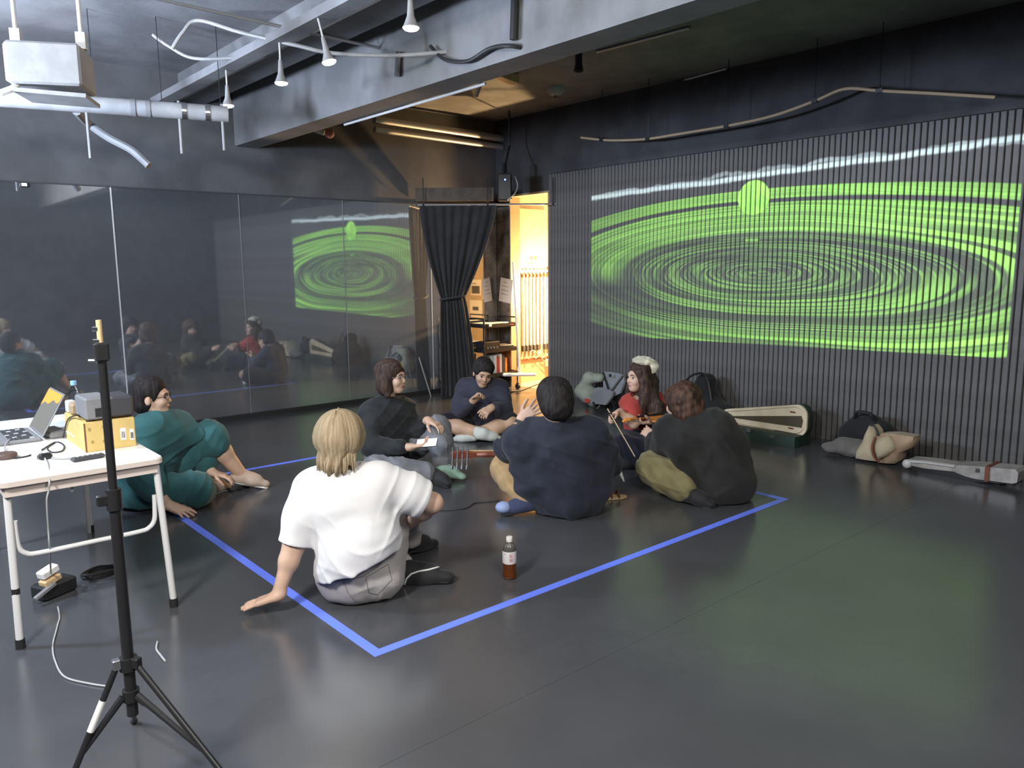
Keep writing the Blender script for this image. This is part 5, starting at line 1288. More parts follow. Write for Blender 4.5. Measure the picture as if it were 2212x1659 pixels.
# ---------------- person in navy with the raised hand
pE = person('person in a loose navy shirt and tan trousers, back to us, left hand raised', J(1215, 1095, 4.6))
HE = Human(dict(pel=(0.345, 4.60, 0.125), neck=(0.255, 4.55, 0.560), head=J(1197, 868, 4.54), shL=(0.085, 4.58, 0.480), shR=(0.500, 4.64, 0.490),
    elL=(-0.020, 4.78, 0.385), wrL=J(1127, 905, 4.84), elR=(0.590, 4.80, 0.275), wrR=(0.46, 4.98, 0.24), hipL=(0.24, 4.64, 0.105), hipR=(0.44, 4.66, 0.105),
    knL=(-0.045, 4.88, 0.215), anL=(0.10, 4.60, 0.085), toeL=(-0.055, 4.585, 0.058), knR=(0.56, 5.00, 0.16), anR=(0.42, 4.80, 0.075), toeR=(0.30, 4.90, 0.05)),
    face=(-0.35, 0.92, -0.12), hs=1.0, build=1.03)
HE.body(pE, M['skin'], 0.0062, hands=(dict(sd='L', d=(0.72, -0.20, 0.62), nrm=(0.35, 0.9, -0.1), thumb=(-0.5, 0.0, 0.8), curl=0.14, spread=12), dict(sd='R', d=(-0.8, 0.4, -0.2), nrm=(-0.3, -0.5, -0.4), thumb=(0, 0, 1), curl=0.5)))
HE.eyes(pE)
M['navy2'] = cloth('navy_shirt', (0.022, 0.025, 0.038), 0.18)
F = Field(); HE.torso(F, 0.045, 0.06, 0.8); e1 = HE.arm(F, 'L', 0.035, 0.040, 0.0, 1.10, 0.07); HE.arm(F, 'R', 0.040, 0.040, 0.0, 1.35, 0.07)
F.cone((0.02, 4.62, 0.45), (0.10, 4.60, 0.20), 0.055, 0.10, 0.08); F.cone((0.52, 4.68, 0.38), (0.48, 4.66, 0.16), 0.10, 0.11, 0.06)
F.cut((0, 0, 0.012), (0, 0, -1), 0.01)
sleeve_cut(F, e1, unit(HE.j['wrL']-HE.j['elL']), e1+unit(HE.j['wrL']-HE.j['elL'])*0.08, 0.12)
F.disp = (lambda a, b: (lambda P: a(P)+b(P)+0.004*np.sin(np.sqrt((P[:, 0]-0.02)**2+(P[:, 2]-0.46)**2)*60)*np.clip((0.28-P[:, 0])/0.2, 0, 1)))(sines(61, 12, 0.005), creases(62, 19, 0.011, (0.7, 0.2, 0.7), 3))
solid('loose_shirt', F, 0.0068, M['navy2'], pE)
M['tancl'] = cloth('tan_cotton', (0.40, 0.265, 0.130), 0.12)
F = Field(); F.cone((0.24, 4.64, 0.115), (0.44, 4.66, 0.115), 0.118, None, 0.05); HE.leg(F, 'L', 0.026, 0.034, 1.88); HE.leg(F, 'R', 0.026, 0.034, 1.85); F.cut((0, 0, 0.004), (0, 0, -1), 0.01)
F.disp = (lambda a, b: (lambda P: a(P)+b(P)))(sines(63, 18, 0.004), creases(64, 28, 0.008, (0.6, 0.3, 0.8), 3)); solid('trousers', F, 0.0068, M['tancl'], pE)
so = shoe_parts(HE, 'L', pE, cloth('navy_shoe', (0.04, 0.05, 0.10), 0.1), M['blackrub'], 0.0065); shoe_parts(HE, 'R', pE, bpy.data.materials['navy_shoe'], M['blackrub'], 0.0075)
F = Field(); F.ell(HE.j['toeL']+np.array([-0.004, -0.004, -0.006]), (0.050, 0.048, 0.036)); solid('toe_cap', F, 0.0065, mat('light_blue_toe', (0.26, 0.32, 0.52), 0.6), so)
a, bq = HE.j['elL'], HE.j['wrL']; wc = a+(bq-a)*0.86; d = Vector(W(unit(bq-a)))
b = MB(); wv = Vector(W(wc)); b.tube([wv-d*0.011, wv+d*0.011], 0.0335, 18); wt = obj('watch', b, M['black'], pE, True); wt['label'] = 'dark wrist watch'
b = MB(); q = wv-Vector(FW)*0.030; b.tube([q+Vector(FW)*0.002, q-Vector(FW)*0.010], 0.019, 16); obj('watch_face', b, M['dkgrey'], wt, True)
F = Field(); E = lambda c, r, k=0.03, mode='add': F.ell(HE.hp(*c), np.array(r)*HE.hs, HE.A, k, mode)
E((0, -0.015, 0.045), (0.108, 0.120, 0.108)); E((0, -0.045, -0.02), (0.104, 0.092, 0.092)); E((0, 0.125, -0.035), (0.10, 0.075, 0.078), 0.02, 'sub')
F.disp = (lambda a, b: (lambda P: a(P)+b(P)))(sines(65, 60, 0.003), sines(66, 25, 0.003)); solid('hair', F, 0.0062, M['hairK'], pE)

# ---------------- violinist in red
pF = person('long haired person in a red top and cream fur cap playing a violin', J(1390, 985, 6.1))
HF = Human(dict(pel=(1.05, 6.12, 0.115), neck=(1.035, 6.08, 0.500), head=J(1381, 815, 6.04), shR=(0.915, 6.02, 0.435), shL=(1.165, 6.12, 0.435),
    elR=(0.935, 5.86, 0.31), wrR=J(1338, 890, 5.86), elL=(1.27, 5.98, 0.285), wrL=J(1408, 912, 5.83), hipR=(0.96, 6.06, 0.105), hipL=(1.14, 6.14, 0.105),
    knR=(0.84, 5.74, 0.150), anR=(1.10, 5.62, 0.075), toeR=(1.22, 5.60, 0.05), knL=(1.20, 5.80, 0.145), anL=(0.92, 5.68, 0.065), toeL=(0.80, 5.66, 0.05)),
    face=(-0.88, -0.46, 0.03), hs=0.96, build=0.92)
HF.body(pF, M['skin'], 0.0068, hands=(dict(sd='R', d=(-0.85, -0.3, -0.35), nrm=(0.1, -0.6, -0.75), thumb=(0, -0.6, 0.7), curl=0.75), dict(sd='L', d=(-0.8, -0.25, 0.0), nrm=(0.1, 0.2, 1), thumb=(0, -1, 0.3), curl=0.65)))
HF.eyes(pF)
M['redtop'] = cloth('red_cotton', (0.36, 0.050, 0.040), 0.1); M['darksk'] = cloth('dark_navy_skirt', (0.017, 0.017, 0.026), 0.2)
F = Field(); HF.torso(F, 0.016, 0.05); e1 = HF.arm(F, 'R', 0.020, 0.026, 0.0, 0.60, 0.04); e2 = HF.arm(F, 'L', 0.020, 0.026, 0.0, 0.70, 0.04); F.cut((0, 0, 0.17), (0, 0, -1), 0.01)
F.ell((1.0, 6.02, 0.505), (0.065, 0.065, 0.055), k=0.012, mode='sub')
F.disp = mix(sines(71, 20, 0.002), creases(77, 30, 0.006, (0.4, 0.2, 0.9), 3)); solid('red_top', F, 0.0068, M['redtop'], pF)
F = Field(); F.cone((0.96, 6.06, 0.11), (1.14, 6.14, 0.11), 0.12, None, 0.05); F.cone((1.05, 6.10, 0.15), (1.05, 6.08, 0.20), 0.125, 0.11, 0.04); HF.leg(F, 'R', 0.030, 0.045, 1.75); HF.leg(F, 'L', 0.030, 0.045, 1.75); F.ell((1.02, 5.82, 0.09), (0.20, 0.20, 0.10), k=0.06)
F.cut((0, 0, 0.004), (0, 0, -1), 0.01); F.disp = mix(sines(72, 20, 0.004), creases(78, 24, 0.010, (0.9, 0.3, 0.3), 3)); solid('skirt', F, 0.0072, M['darksk'], pF)
for sd in 'LR': shoe_parts(HF, sd, pF, M['shoeblk'], M['blackrub'], 0.0085)
F = Field(); E = lambda c, r, k=0.03, mode='add': F.ell(HF.hp(*c), np.array(r)*HF.hs, HF.A, k, mode)
E((0, -0.020, 0.045), (0.096, 0.108, 0.098)); E((0, -0.060, -0.05), (0.100, 0.07, 0.11))
F.cone(HF.hp(0, -0.085, -0.05), HF.hp(0.01, -0.115, -0.36), 0.088, 0.095, 0.05); F.cone(HF.hp(0.085, 0.0, -0.03), HF.hp(0.085, 0.03, -0.30), 0.045, 0.032, 0.04); F.cone(HF.hp(-0.08, 0.0, -0.03), HF.hp(-0.10, 0.02, -0.30), 0.045, 0.034, 0.04)
F.cone(HF.hp(0.10, -0.06, -0.14), HF.hp(0.16, -0.10, -0.30), 0.06, 0.06, 0.05)
E((0, 0.125, -0.035), (0.070, 0.085, 0.095), 0.02, 'sub'); F.disp = (lambda a, b: (lambda P: a(P)+b(P)))(sines(73, 40, 0.007), sines(74, 80, 0.003)); solid('hair', F, 0.0068, M['hairBr'], pF)
F = Field(); E2 = lambda c, r, k=0.02: F.ell(HF.hp(*c), np.array(r), HF.A, k)
E2((0.0, -0.035, 0.128), (0.098, 0.080, 0.038)); E2((0.05, -0.085, 0.085), (0.07, 0.055, 0.05)); E2((-0.04, -0.085, 0.085), (0.07, 0.055, 0.05))
F.disp = (lambda a, b: (lambda P: a(P)+b(P)))(sines(75, 90, 0.004), sines(76, 40, 0.004)); solid('fur_cap', F, 0.0065, cloth('cream_fur', (0.52, 0.49, 0.36), 0.3, 1.0, 0.4), pF)
# violin and bow
va, vb = J(1398, 905, 5.80), J(1312, 914, 5.70)
vx = unit(vb-va); vn = unit(np.cross(vx, (0.25, 0.9, 0.25))); vn = vn if vn[2] > 0 else -vn; vy = np.cross(vn, vx); VA = np.stack([vx, vy, vn])
t = thing('violin', 'orange brown violin held low by the person in red', 'violin', Vector(W(va)))
vo = va-vx*0.16
F = Field()
for c, rx, ry in ((-0.10, 0.085, 0.098), (0.085, 0.075, 0.078), (0.0, 0.09, 0.058)): F.ell(vo+vx*c, (rx, ry, 0.024), VA, 0.02)
solid('violin_body', F, 0.006, mat('varnish', (0.42, 0.15, 0.035), 0.25, noise=0.2, nscale=8), t)
b = MB(); b.tube([W(vo+vx*0.12+vn*0.016), W(vo+vx*0.30+vn*0.014)], [0.014, 0.010], 8); obj('neck', b, bpy.data.materials['varnish'], t, True)
b = MB(); b.tube([W(vo+vx*0.30+vn*0.014), W(vo+vx*0.345+vn*0.012), W(vo+vx*0.365-vn*0.004)], [0.010, 0.013, 0.010], 8); [b.tube([W(vo+vx*(0.315+0.012*k)+vn*0.012-vy*0.022), W(vo+vx*(0.315+0.012*k)+vn*0.012+vy*0.022)], 0.003, 6) for k in range(3)]; obj('scroll', b, M['orange'], t, True)
b = MB(); b.tube([W(vo-vx*0.03+vn*0.035), W(vo+vx*0.25+vn*0.026)], [0.012, 0.010], 6); obj('fingerboard', b, M['black'], t, True)
b = MB(); b.box(Vector(W(vo-vx*0.04+vn*0.036)), (0.006, 0.042, 0.03), rz=math.atan2(W(vx)[1], W(vx)[0])); obj('bridge', b, M['tan'], t)
t = thing('violin_bow', 'violin bow in the right hand of the person in red', 'bow', Vector(W(J(1325, 898, 5.8))))
b0, b1 = J(1318, 893, 5.80), J(1345, 940, 5.62); bd = unit(b1-b0)
b = MB(); b.tube([W(b0-bd*0.05), W(b0+bd*0.45)], 0.0045, 6); obj('stick', b, M['tan'], t, True)
b = MB(); b.tube([W(b0+np.array([0.008, 0, -0.016])), W(b0+bd*0.44+np.array([0.008, 0, -0.012]))], 0.003, 5); obj('bow_hair', b, M['paper'], t)
b = MB(); b.box(Vector(W(b0-bd*0.0+np.array([0.004, 0, -0.010]))), (0.02, 0.014, 0.03)); obj('frog', b, M['black'], t)

# ---------------- person in black with olive trousers
pG = person('person with brown curly hair in black with olive trousers, seated at the right', J(1550, 1080, 4.85))
HG = Human(dict(pel=(1.33, 4.87, 0.125), neck=(1.165, 4.96, 0.520), head=J(1472, 872, 4.99), shL=(1.025, 5.03, 0.420), shR=(1.33, 4.88, 0.470),
    elL=(1.02, 5.20, 0.21), wrL=(1.00, 5.38, 0.31), elR=(1.40, 5.05, 0.23), wrR=(1.20, 5.22, 0.25), hipL=(1.26, 4.94, 0.105), hipR=(1.42, 4.88, 0.105),
    knL=(0.93, 5.06, 0.165), anL=(1.12, 4.78, 0.075), toeL=(1.24, 4.70, 0.05), knR=(1.24, 5.24, 0.17), anR=(1.02, 5.34, 0.08), toeR=(0.90, 5.38, 0.05)),
    face=(-0.72, 0.66, -0.12), up=(-0.12, 0.05, 1), hs=1.0)
HG.body(pG, M['skin'], 0.0075, hands=(dict(sd='L', d=(-0.5, 0.7, 0.3), nrm=(0.5, 0.3, -0.5), thumb=(0, 0, 1), curl=0.5), dict(sd='R', d=(-0.8, 0.4, 0.1), nrm=(0, 0.3, -0.8), thumb=(-0.3, -0.5, 0.5), curl=0.5)))
HG.eyes(pG)
M['blk2'] = cloth('black_jumper', (0.022, 0.022, 0.021), 0.2)
F = Field(); HG.torso(F, 0.055, 0.07, 0.9); HG.arm(F, 'L', 0.040, 0.035, 0.0, 1.72, 0.06); HG.arm(F, 'R', 0.042, 0.035, 0.0, 1.70, 0.06); F.cone((1.40, 4.90, 0.36), (1.42, 4.86, 0.12), 0.12, 0.13, 0.06)
F.cut((0, 0, 0.012), (0, 0, -1), 0.01); F.disp = (lambda a, b: (lambda P: a(P)+b(P)))(sines(81, 13, 0.005), creases(82, 19, 0.011, (0.6, 0.2, 0.8), 3)); solid('jumper', F, 0.0072, M['blk2'], pG)
M['olive'] = cloth('olive_cotton', (0.215, 0.190, 0.095), 0.1)
F = Field(); F.cone((1.26, 4.94, 0.115), (1.42, 4.88, 0.115), 0.12, None, 0.05); HG.leg(F, 'L', 0.032, 0.044, 1.86); HG.leg(F, 'R', 0.028, 0.036, 1.80); F.cut((0, 0, 0.004), (0, 0, -1), 0.01)
F.disp = (lambda a, b: (lambda P: a(P)+b(P)+0.003*np.sin(P[:, 0]*70+P[:, 2]*50)))(sines(83, 18, 0.004), creases(84, 28, 0.008, (0.9, 0.3, 0.5), 3)); solid('trousers', F, 0.0068, M['olive'], pG)
for sd in 'LR': shoe_parts(HG, sd, pG, M['shoeblk'], M['blackrub'], 0.0085)
F = Field(); E = lambda c, r, k=0.03, mode='add': F.ell(HG.hp(*c), np.array(r)*HG.hs, HG.A, k, mode)
E((0, -0.020, 0.040), (0.115, 0.125, 0.110)); E((0, -0.060, -0.04), (0.115, 0.095, 0.11)); E((0, 0.135, -0.045), (0.085, 0.085, 0.085), 0.02, 'sub')
F.disp = (lambda a, b: (lambda P: a(P)+b(P)))(sines(85, 50, 0.006), sines(86, 95, 0.004)); solid('hair', F, 0.0068, hairmat('brown_curls', (0.10, 0.052, 0.034), (0.03, 0.018, 0.014), 0.6, 40), pG)

# ------------------------------------------------------------------ tea bottle inside the tape square
c = onZ(1101, 1248, 0.0)
t = thing('tea_bottle', 'tea bottle with a pale label and white cap inside the blue tape corner', 'bottle', (c.x, c.y, 0))
M['tea'] = mat('barley_tea', (0.34, 0.095, 0.025), 0.08, trans=0.75, ior=1.33)
b = MB(); b.lathe([(0.026, 0.001), (0.0325, 0.006), (0.0345, 0.018), (0.0330, 0.030), (0.0318, 0.040), (0.0318, 0.062), (0.0330, 0.070), (0.0330, 0.085)], c, 28); obj('tea', b, M['tea'], t, True)
b = MB(); b.lathe([(0.0332, 0.085), (0.0336, 0.140), (0.0325, 0.152), (0.0270, 0.166), (0.0165, 0.178), (0.0135, 0.186)], c, 28); obj('upper_bottle', b, mat('tinted_plastic', (0.80, 0.76, 0.68), 0.05, trans=0.9, ior=1.25), t, True)
b = MB(); b.lathe([(0.0340, 0.080), (0.0346, 0.083), (0.0350, 0.138), (0.0344, 0.142)], c, 32, capb=False, capt=False); lb = obj('label', b, mat('bottle_label', (0.66, 0.62, 0.61), 0.45), t, True)
b = MB(); b.lathe([(0.0150, 0.186), (0.0158, 0.190), (0.0158, 0.207), (0.0145, 0.210)], c, 24); cp = obj('cap', b, mat('cream_cap', (0.72, 0.70, 0.63), 0.4), t, True)
toC = Vector((-c.x, -c.y, 0)).normalized(); sdv = Vector((-toC.y, toC.x, 0))
M['tred'] = mat('red_ink', (0.42, 0.07, 0.06), 0.6)
def wrap_text(txt, size, ang, z, m, name):
    cu = bpy.data.curves.new('lettering', 'FONT'); cu.body = txt; cu.size = size; cu.align_x = 'CENTER'; cu.align_y = 'CENTER'
    to = bpy.data.objects.new('lettering', cu); COL.objects.link(to); dg = bpy.context.evaluated_depsgraph_get(); dg.update()
    me = bpy.data.meshes.new_from_object(to.evaluated_get(dg)); bpy.data.objects.remove(to)
    R = 0.0354; a0 = math.atan2(toC.y, toC.x)+ang; mb = MB()
    mb.add([(c.x+R*math.cos(a0+v.co.x/R), c.y+R*math.sin(a0+v.co.x/R), z+v.co.y) for v in me.vertices], [tuple(p.vertices) for p in me.polygons])
    bpy.data.meshes.remove(me)
    if mb.f: obj(name, mb, m, lb)
wrap_text('\u9ea6', 0.021, 0.22, 0.123, M['tred'], 'lettering'); wrap_text('\u8336', 0.021, 0.22, 0.100, M['tred'], 'lettering')
wrap_text('~', 0.020, -0.62, 0.132, M['tred'], 'print_mark')
# small black adapter strip with its cable
p = onZ(516, 1056); R = Matrix.Rotation(0.12, 3, 'Z')
t = thing('adapter_strip', 'small dark adapter strip on the floor inside the tape near the green clad person', 'adapter', (p.x, p.y, 0))
b = MB(); b.box(p+Vector((0, 0, 0.010)), (0.15, 0.05, 0.018), rot=R, bev=0.004); obj('case', b, M['dkgrey'], t)
b = MB(); b.box(p+R@Vector((0.05, 0, 0.022)), (0.03, 0.03, 0.012), rot=R); obj('plug', b, M['black'], t)
pts = [p+R@Vector((-0.07, 0, 0.008)), onZ(482, 1062, 0.005), onZ(462, 1068, 0.005), onZ(440, 1070, 0.005)]; b = MB(); b.tube(pts, 0.004, 6, smooth=5); obj('lead', b, M['cable'], t, True)
# cable by the navy shoe
pts = [onZ(u, v, 0.005) for u, v in ((905, 1101), (960, 1102), (1005, 1098), (1025, 1087), (1050, 1084), (1080, 1081))]
b = MB(); b.tube(pts, 0.0035, 6, smooth=6); tag(obj('instrument_cable', b, M['bcable'], None, True, at=pts[0]), 'thin dark cable on the floor leading to the navy shoe', 'cable')
# guitar on the lap of the person in navy
g0, g1 = J(1200, 985, 5.06), J(1010, 985, 4.98)
gx = unit(g1-g0); gn = unit(np.array([-0.05, 0.9, 0.45])); gn = unit(gn-gx*(gn@gx)); gy = np.cross(gn, gx); GA = np.stack([gx, gy, gn])
t = thing('guitar', 'reddish necked bass guitar on the lap of the person in navy', 'guitar', Vector(W(g0)))
F = Field(); F.ell(g0-gx*0.03, (0.17, 0.15, 0.030), GA, 0.03); F.ell(g0+gx*0.12+gy*0.07, (0.12, 0.06, 0.028), GA, 0.04); F.ell(g0+gx*0.10-gy*0.07, (0.10, 0.055, 0.028), GA, 0.04)
solid('guitar_body', F, 0.008, mat('dark_red_lacquer', (0.12, 0.025, 0.018), 0.2), t)
M['gneck'] = mat('red_wood', (0.22, 0.065, 0.04), 0.35, noise=0.2, nscale=9)
b = MB(); b.tube([W(g0+gx*0.08+gn*0.02), W(g1-gx*0.06+gn*0.014)], [0.026, 0.019], 8); obj('neck', b, M['gneck'], t, True)
b = MB(); A3 = Matrix([list(W(v)) for v in (gx, gy, gn)]).transposed()
b.box(Vector(W(g0+gx*0.33+gn*0.034)), (0.50, 0.040, 0.006), rot=A3); obj('fingerboard', b, M['tan'], t)
b = MB(); b.prism([(-0.06, -0.018), (0.07, -0.030), (0.11, -0.018), (0.108, 0.018), (0.05, 0.030), (-0.06, 0.018)], W(g1+gn*0.004), W(gx), W(gy), 0.016); obj('headstock', b, M['gneck'], t)
for k in range(4):
    q = g1+gx*(0.0+0.033*k)
    b = MB(); b.tube([W(q-gy*0.080-gn*0.02), W(q+gy*0.060+gn*0.02)], 0.006, 8); b.tube([W(q-gy*0.092-gn*0.022), W(q-gy*0.066-gn*0.016)], 0.010, 8); obj('tuner', b, M['steel'], t, True)
b = MB(); b.tube([W(J(1338, 985, 4.86)), W(J(1336, 1010, 4.84)), W(J(1341, 1024, 4.83)), W(J(1348, 1040, 4.82))], [0.010, 0.008, 0.012, 0.004], 6, smooth=5); tag(obj('strap_end', b, M['paper'], None, True, at=W(J(1342, 1045, 4.84))), 'pale strap end dangling beside the person in navy', 'strap')
p = onZ(1312, 1078); t = thing('sandal', 'tan strappy sandal on the floor right of the person in navy', 'sandal', p)
dr = Vector(RT)*0.98+Vector(FW)*0.18; an = math.atan2(dr.y, dr.x)
b = MB(); b.prism([(x*0.13, y*0.042*(1-0.35*max(0, x))) for x, y in ((-1, 0), (-0.9, 0.7), (-0.4, 0.9), (0.3, 1.05), (0.8, 1.0), (1.0, 0.3), (1.0, -0.4), (0.7, -1.0), (0.0, -0.8), (-0.6, -0.9), (-0.9, -0.7))], p+Vector((0, 0, 0.002)), dr, Vector((-dr.y, dr.x, 0)), 0.016); obj('sole', b, M['tan'], t)
for x in (0.02, 0.07):
    b = MB(); sd = Vector((-dr.y, dr.x, 0)); q = p+dr*x; b.tube([q-sd*0.04+Vector((0, 0, 0.015)), q-sd*0.025+Vector((0, 0, 0.045)), q+sd*0.025+Vector((0, 0, 0.045)), q+sd*0.04+Vector((0, 0, 0.015))], 0.006, 6, smooth=4); obj('strap', b, M['brown'], t, True)

# ------------------------------------------------------------------ along the slatted wall
# violin case with its lid open
VX = 6.02
t = thing('violin_case', 'open violin case with a cream lined lid standing up, against the slatted wall', 'case', (VX, 3.6, 0))
yl, yr = onX(1563, 905, VX).y, onX(1745, 905, VX).y
zt0, zb0 = onX(1570, 883, VX), onX(1570, 914, VX); zt1, zb1 = onX(1735, 876, VX), onX(1720, 941, VX)
def lid_poly(g):
    L = yl-yr; hl, hr = (zt0.z-zb0.z)/2-g, (zt1.z-zb1.z)/2-g
    ml, mr = (zt0.z+zb0.z)/2, (zt1.z+zb1.z)/2
    pts = []
    for k in range(9): a = PI/2+PI*k/8; pts.append((g*1.0+0.06+(-0.06+0.0)*(-math.cos(a))*1.0, ml+hl*math.sin(a)))
    for k in range(7): a = -PI/2+PI/2*k/6; pts.append((L-g-0.09+0.09*math.cos(a), mr-hr+0.09+0.09*math.sin(a)))
    for k in range(7): a = PI/2*k/6; pts.append((L-g-0.09+0.09*math.cos(a), mr+hr-0.09+0.09*math.sin(a)))
    return pts
M['creamfelt'] = mat('cream_felt', (0.58, 0.49, 0.34), 0.9, noise=0.08, sheen=0.2); M['dkgreen'] = mat('dark_green_shell', (0.022, 0.040, 0.030), 0.5)
zmin = min(p[1] for p in lid_poly(0.0))
# poly u runs from yl towards -Y; plane faces -X
def lid(name, g, x, th, m, par): 
    b = MB(); b.prism(lid_poly(g), (x, yl, 0), (0, -1, 0), (0, 0, 1), th); return obj(name, b, m, par)
shell = lid('lid_shell', 0.0, VX+0.04, -0.05, M['dkgreen'], t)
b = MB(); P1, P2 = lid_poly(-0.004), lid_poly(0.016); n = len(P1)
q = lambda P, x: [(x, yl-u, v) for u, v in P]
b.add(q(P1, VX-0.022)+q(P2, VX-0.022)+q(P1, VX+0.0)+q(P2, VX+0.0), [(i, (i+1) % n, n+(i+1) % n, n+i) for i in range(n)]+[(i, 2*n+i, 2*n+(i+1) % n, (i+1) % n) for i in range(n)]+[(n+i, n+(i+1) % n, 3*n+(i+1) % n, 3*n+i) for i in range(n)])
obj('lid_rim', b, M['creamfelt'], t)
lid('lid_lining', 0.020, VX-0.012, -0.004, M['creamfelt'], t)
b = MB(); z0m, z1m = (zt0.z+zb0.z)/2, (zt1.z+zb1.z)/2; L = yl-yr
b.prism([(0.09, z0m-0.004), (L-0.045, z1m-0.055), (L-0.035, z1m+0.005), (L-0.05, z1m+0.045), (0.11, z0m+0.012)], (VX-0.017, yl, 0), (0, -1, 0), (0, 0, 1), -0.004); obj('lid_strip', b, mat('olive_brown_felt', (0.06, 0.05, 0.028), 0.9), t)
for (u, v) in ((1712, 890), (1708, 925)):
    a = onX(u, v, VX-0.024); b = MB(); b.box(a, (0.006, 0.045, 0.012), bev=0.002); obj('bow_clip', b, M['brown'], t)
b = MB(); b.prism([(u, w) for u, w in ((0.0, 0.02), (0.05, 0.10), (0.18, 0.125), (0.42, 0.15), (L-0.12, 0.22), (L-0.01, 0.20), (L, 0.0), (L-0.01, -0.05), (0.05, -0.02))], (VX-0.09, yl+0.02, 0.0), (0, -1, 0), (1, 0, 0), 0.095)
obj('case_base', b, M['dkgreen'], t)
for (u, v) in ((1617, 930), (1668, 943)):
    a = onX(u, v, VX-0.14); b = MB(); b.box(a, (0.010, 0.045, 0.035), bev=0.003); obj('latch', b, M['steel'], t)
def soft(name, label, cat, c, fld, h, m):
    t = thing(name, label, cat, (c[0], c[1], 0)); ORIG[t.name] = Vector((c[0], c[1], 0)); solid(name+'_body', fld, h, m, t, world=False); return t
M['blkbag'] = cloth('black_bag_cloth', (0.016, 0.016, 0.017), 0.2)
# black bag left of the case, black backpack left of the tote
c = onX(1519, 900, 6.10); F = Field(); F.ell((6.12, c.y+0.05, 0.20), (0.17, 0.22, 0.20), k=0.06); F.ell((6.10, c.y-0.16, 0.13), (0.17, 0.18, 0.13), k=0.06); F.ell((6.16, c.y+0.02, 0.42), (0.10, 0.09, 0.08), k=0.08); F.cut((0, 0, 0.003), (0, 0, -1)); F.disp = sines(101, 16, 0.008)
t = soft('shoulder_bag', 'slumped black bag against the slatted wall left of the violin case', 'bag', (6.1, c.y), F, 0.010, M['blkbag'])
b = MB(); b.tube([(6.05, c.y+0.16, 0.30), (5.98, c.y+0.10, 0.46), (6.05, c.y-0.04, 0.50), (6.02, c.y-0.14, 0.27)], 0.012, 6, smooth=6); obj('strap', b, M['black'], t, True)
c = onX(1862, 940, 6.10); F = Field(); F.ell((6.20, c.y, 0.13), (0.15, 0.25, 0.13), k=0.06); F.ell((6.20, c.y-0.02, 0.22), (0.11, 0.15, 0.09), k=0.06); F.cut((0, 0, 0.003), (0, 0, -1)); F.disp = sines(102, 18, 0.008)
t = soft('backpack', 'black backpack slumped behind the cream tote bag', 'bag', (6.20, c.y), F, 0.010, M['blkbag'])
b = MB(); b.tube([(6.14, c.y+0.08, 0.27), (6.11, c.y+0.05, 0.33), (6.11, c.y-0.05, 0.33), (6.14, c.y-0.08, 0.27)], 0.014, 6, smooth=6); obj('strap', b, M['black'], t, True)
a = onX(1838, 975, 5.98); F = Field(); F.ell((5.93, a.y+0.03, 0.06), (0.11, 0.19, 0.06), k=0.05); F.ell((5.94, a.y-0.02, 0.10), (0.09, 0.13, 0.05), k=0.05); F.cut((0, 0, 0.003), (0, 0, -1)); F.disp = sines(103, 28, 0.009)
t = thing('folded_cloth', 'crumpled grey cloth lying left of the cream tote bag', 'cloth', (5.93, a.y+0.03, 0)); solid('cloth_body', F, 0.009, cloth('grey_cloth', (0.13, 0.12, 0.11), 0.15), t, world=False)
# cream tote bag
TXX = 5.84
P = lambda u, v, x=TXX: onX(u, v, x)
M['tote'] = cloth('cream_canvas', (0.50, 0.42, 0.29), 0.08, 0.9); M['tote2'] = cloth('tan_canvas', (0.36, 0.255, 0.165), 0.15, 0.9)
t = thing('tote_bag', 'cream canvas tote bag with a brown strap slumped near the slatted wall', 'bag', (TXX, P(1900, 1000).y, 0))
def panel(name, uv, m, x, th=0.05, bulge=0.03):
    pts = [P(u, v, x) for u, v in uv]; n = len(pts)
    cen = sum(pts, Vector())/n
    b = MB(); F_ = [p for p in pts]; mid = [cen.lerp(p, 0.55)+Vector((-bulge, 0, 0)) for p in pts]; bk = [cen.lerp(p, 0.97)+Vector((th, 0, 0)) for p in pts]
    vs = F_+mid+[cen+Vector((-bulge*1.15, 0, 0))]+bk; c0 = 2*n
    fs = [(i, (i+1) % n, n+(i+1) % n, n+i) for i in range(n)]+[(n+i, n+(i+1) % n, c0) for i in range(n)]+[((i+1) % n, i, 2*n+1+i, 2*n+1+(i+1) % n) for i in range(n)]+[tuple(2*n+1+i for i in range(n-1, -1, -1))]
    b.add(vs, fs); return obj(name, b, m, t, True, auto=60)
panel('left_side', [(1848, 990), (1849, 976), (1862, 955), (1868, 938), (1877, 920), (1887, 932), (1890, 945), (1886, 965), (1890, 985), (1896, 997), (1870, 994)], M['tote'], TXX, 0.16)
panel('right_side', [(1896, 999), (1890, 985), (1886, 965), (1890, 945), (1900, 937), (1930, 937), (1973, 944), (1972, 955), (1962, 970), (1944, 978), (1940, 995), (1932, 1002), (1912, 1001)], M['tote2'], TXX+0.02, 0.14)
panel('flap', [(1889, 960), (1895, 948), (1918, 942), (1930, 956), (1934, 970), (1915, 985), (1896, 994), (1889, 975)], M['tote'], TXX-0.03, 0.04)
b = MB(); b.tube([P(1891, 944, TXX-0.04), P(1885, 965, TXX-0.05), P(1888, 985, TXX-0.05), P(1899, 999, TXX-0.03)], 0.009, 6, smooth=5); obj('strap', b, M['brown'], t, True)
b = MB(); b.tube([P(1878, 921, TXX+0.02), P(1886, 918, TXX+0.05), P(1894, 930, TXX+0.04), P(1897, 940, TXX)], 0.010, 6, smooth=5); obj('handle', b, M['dkgrey'], t, True)
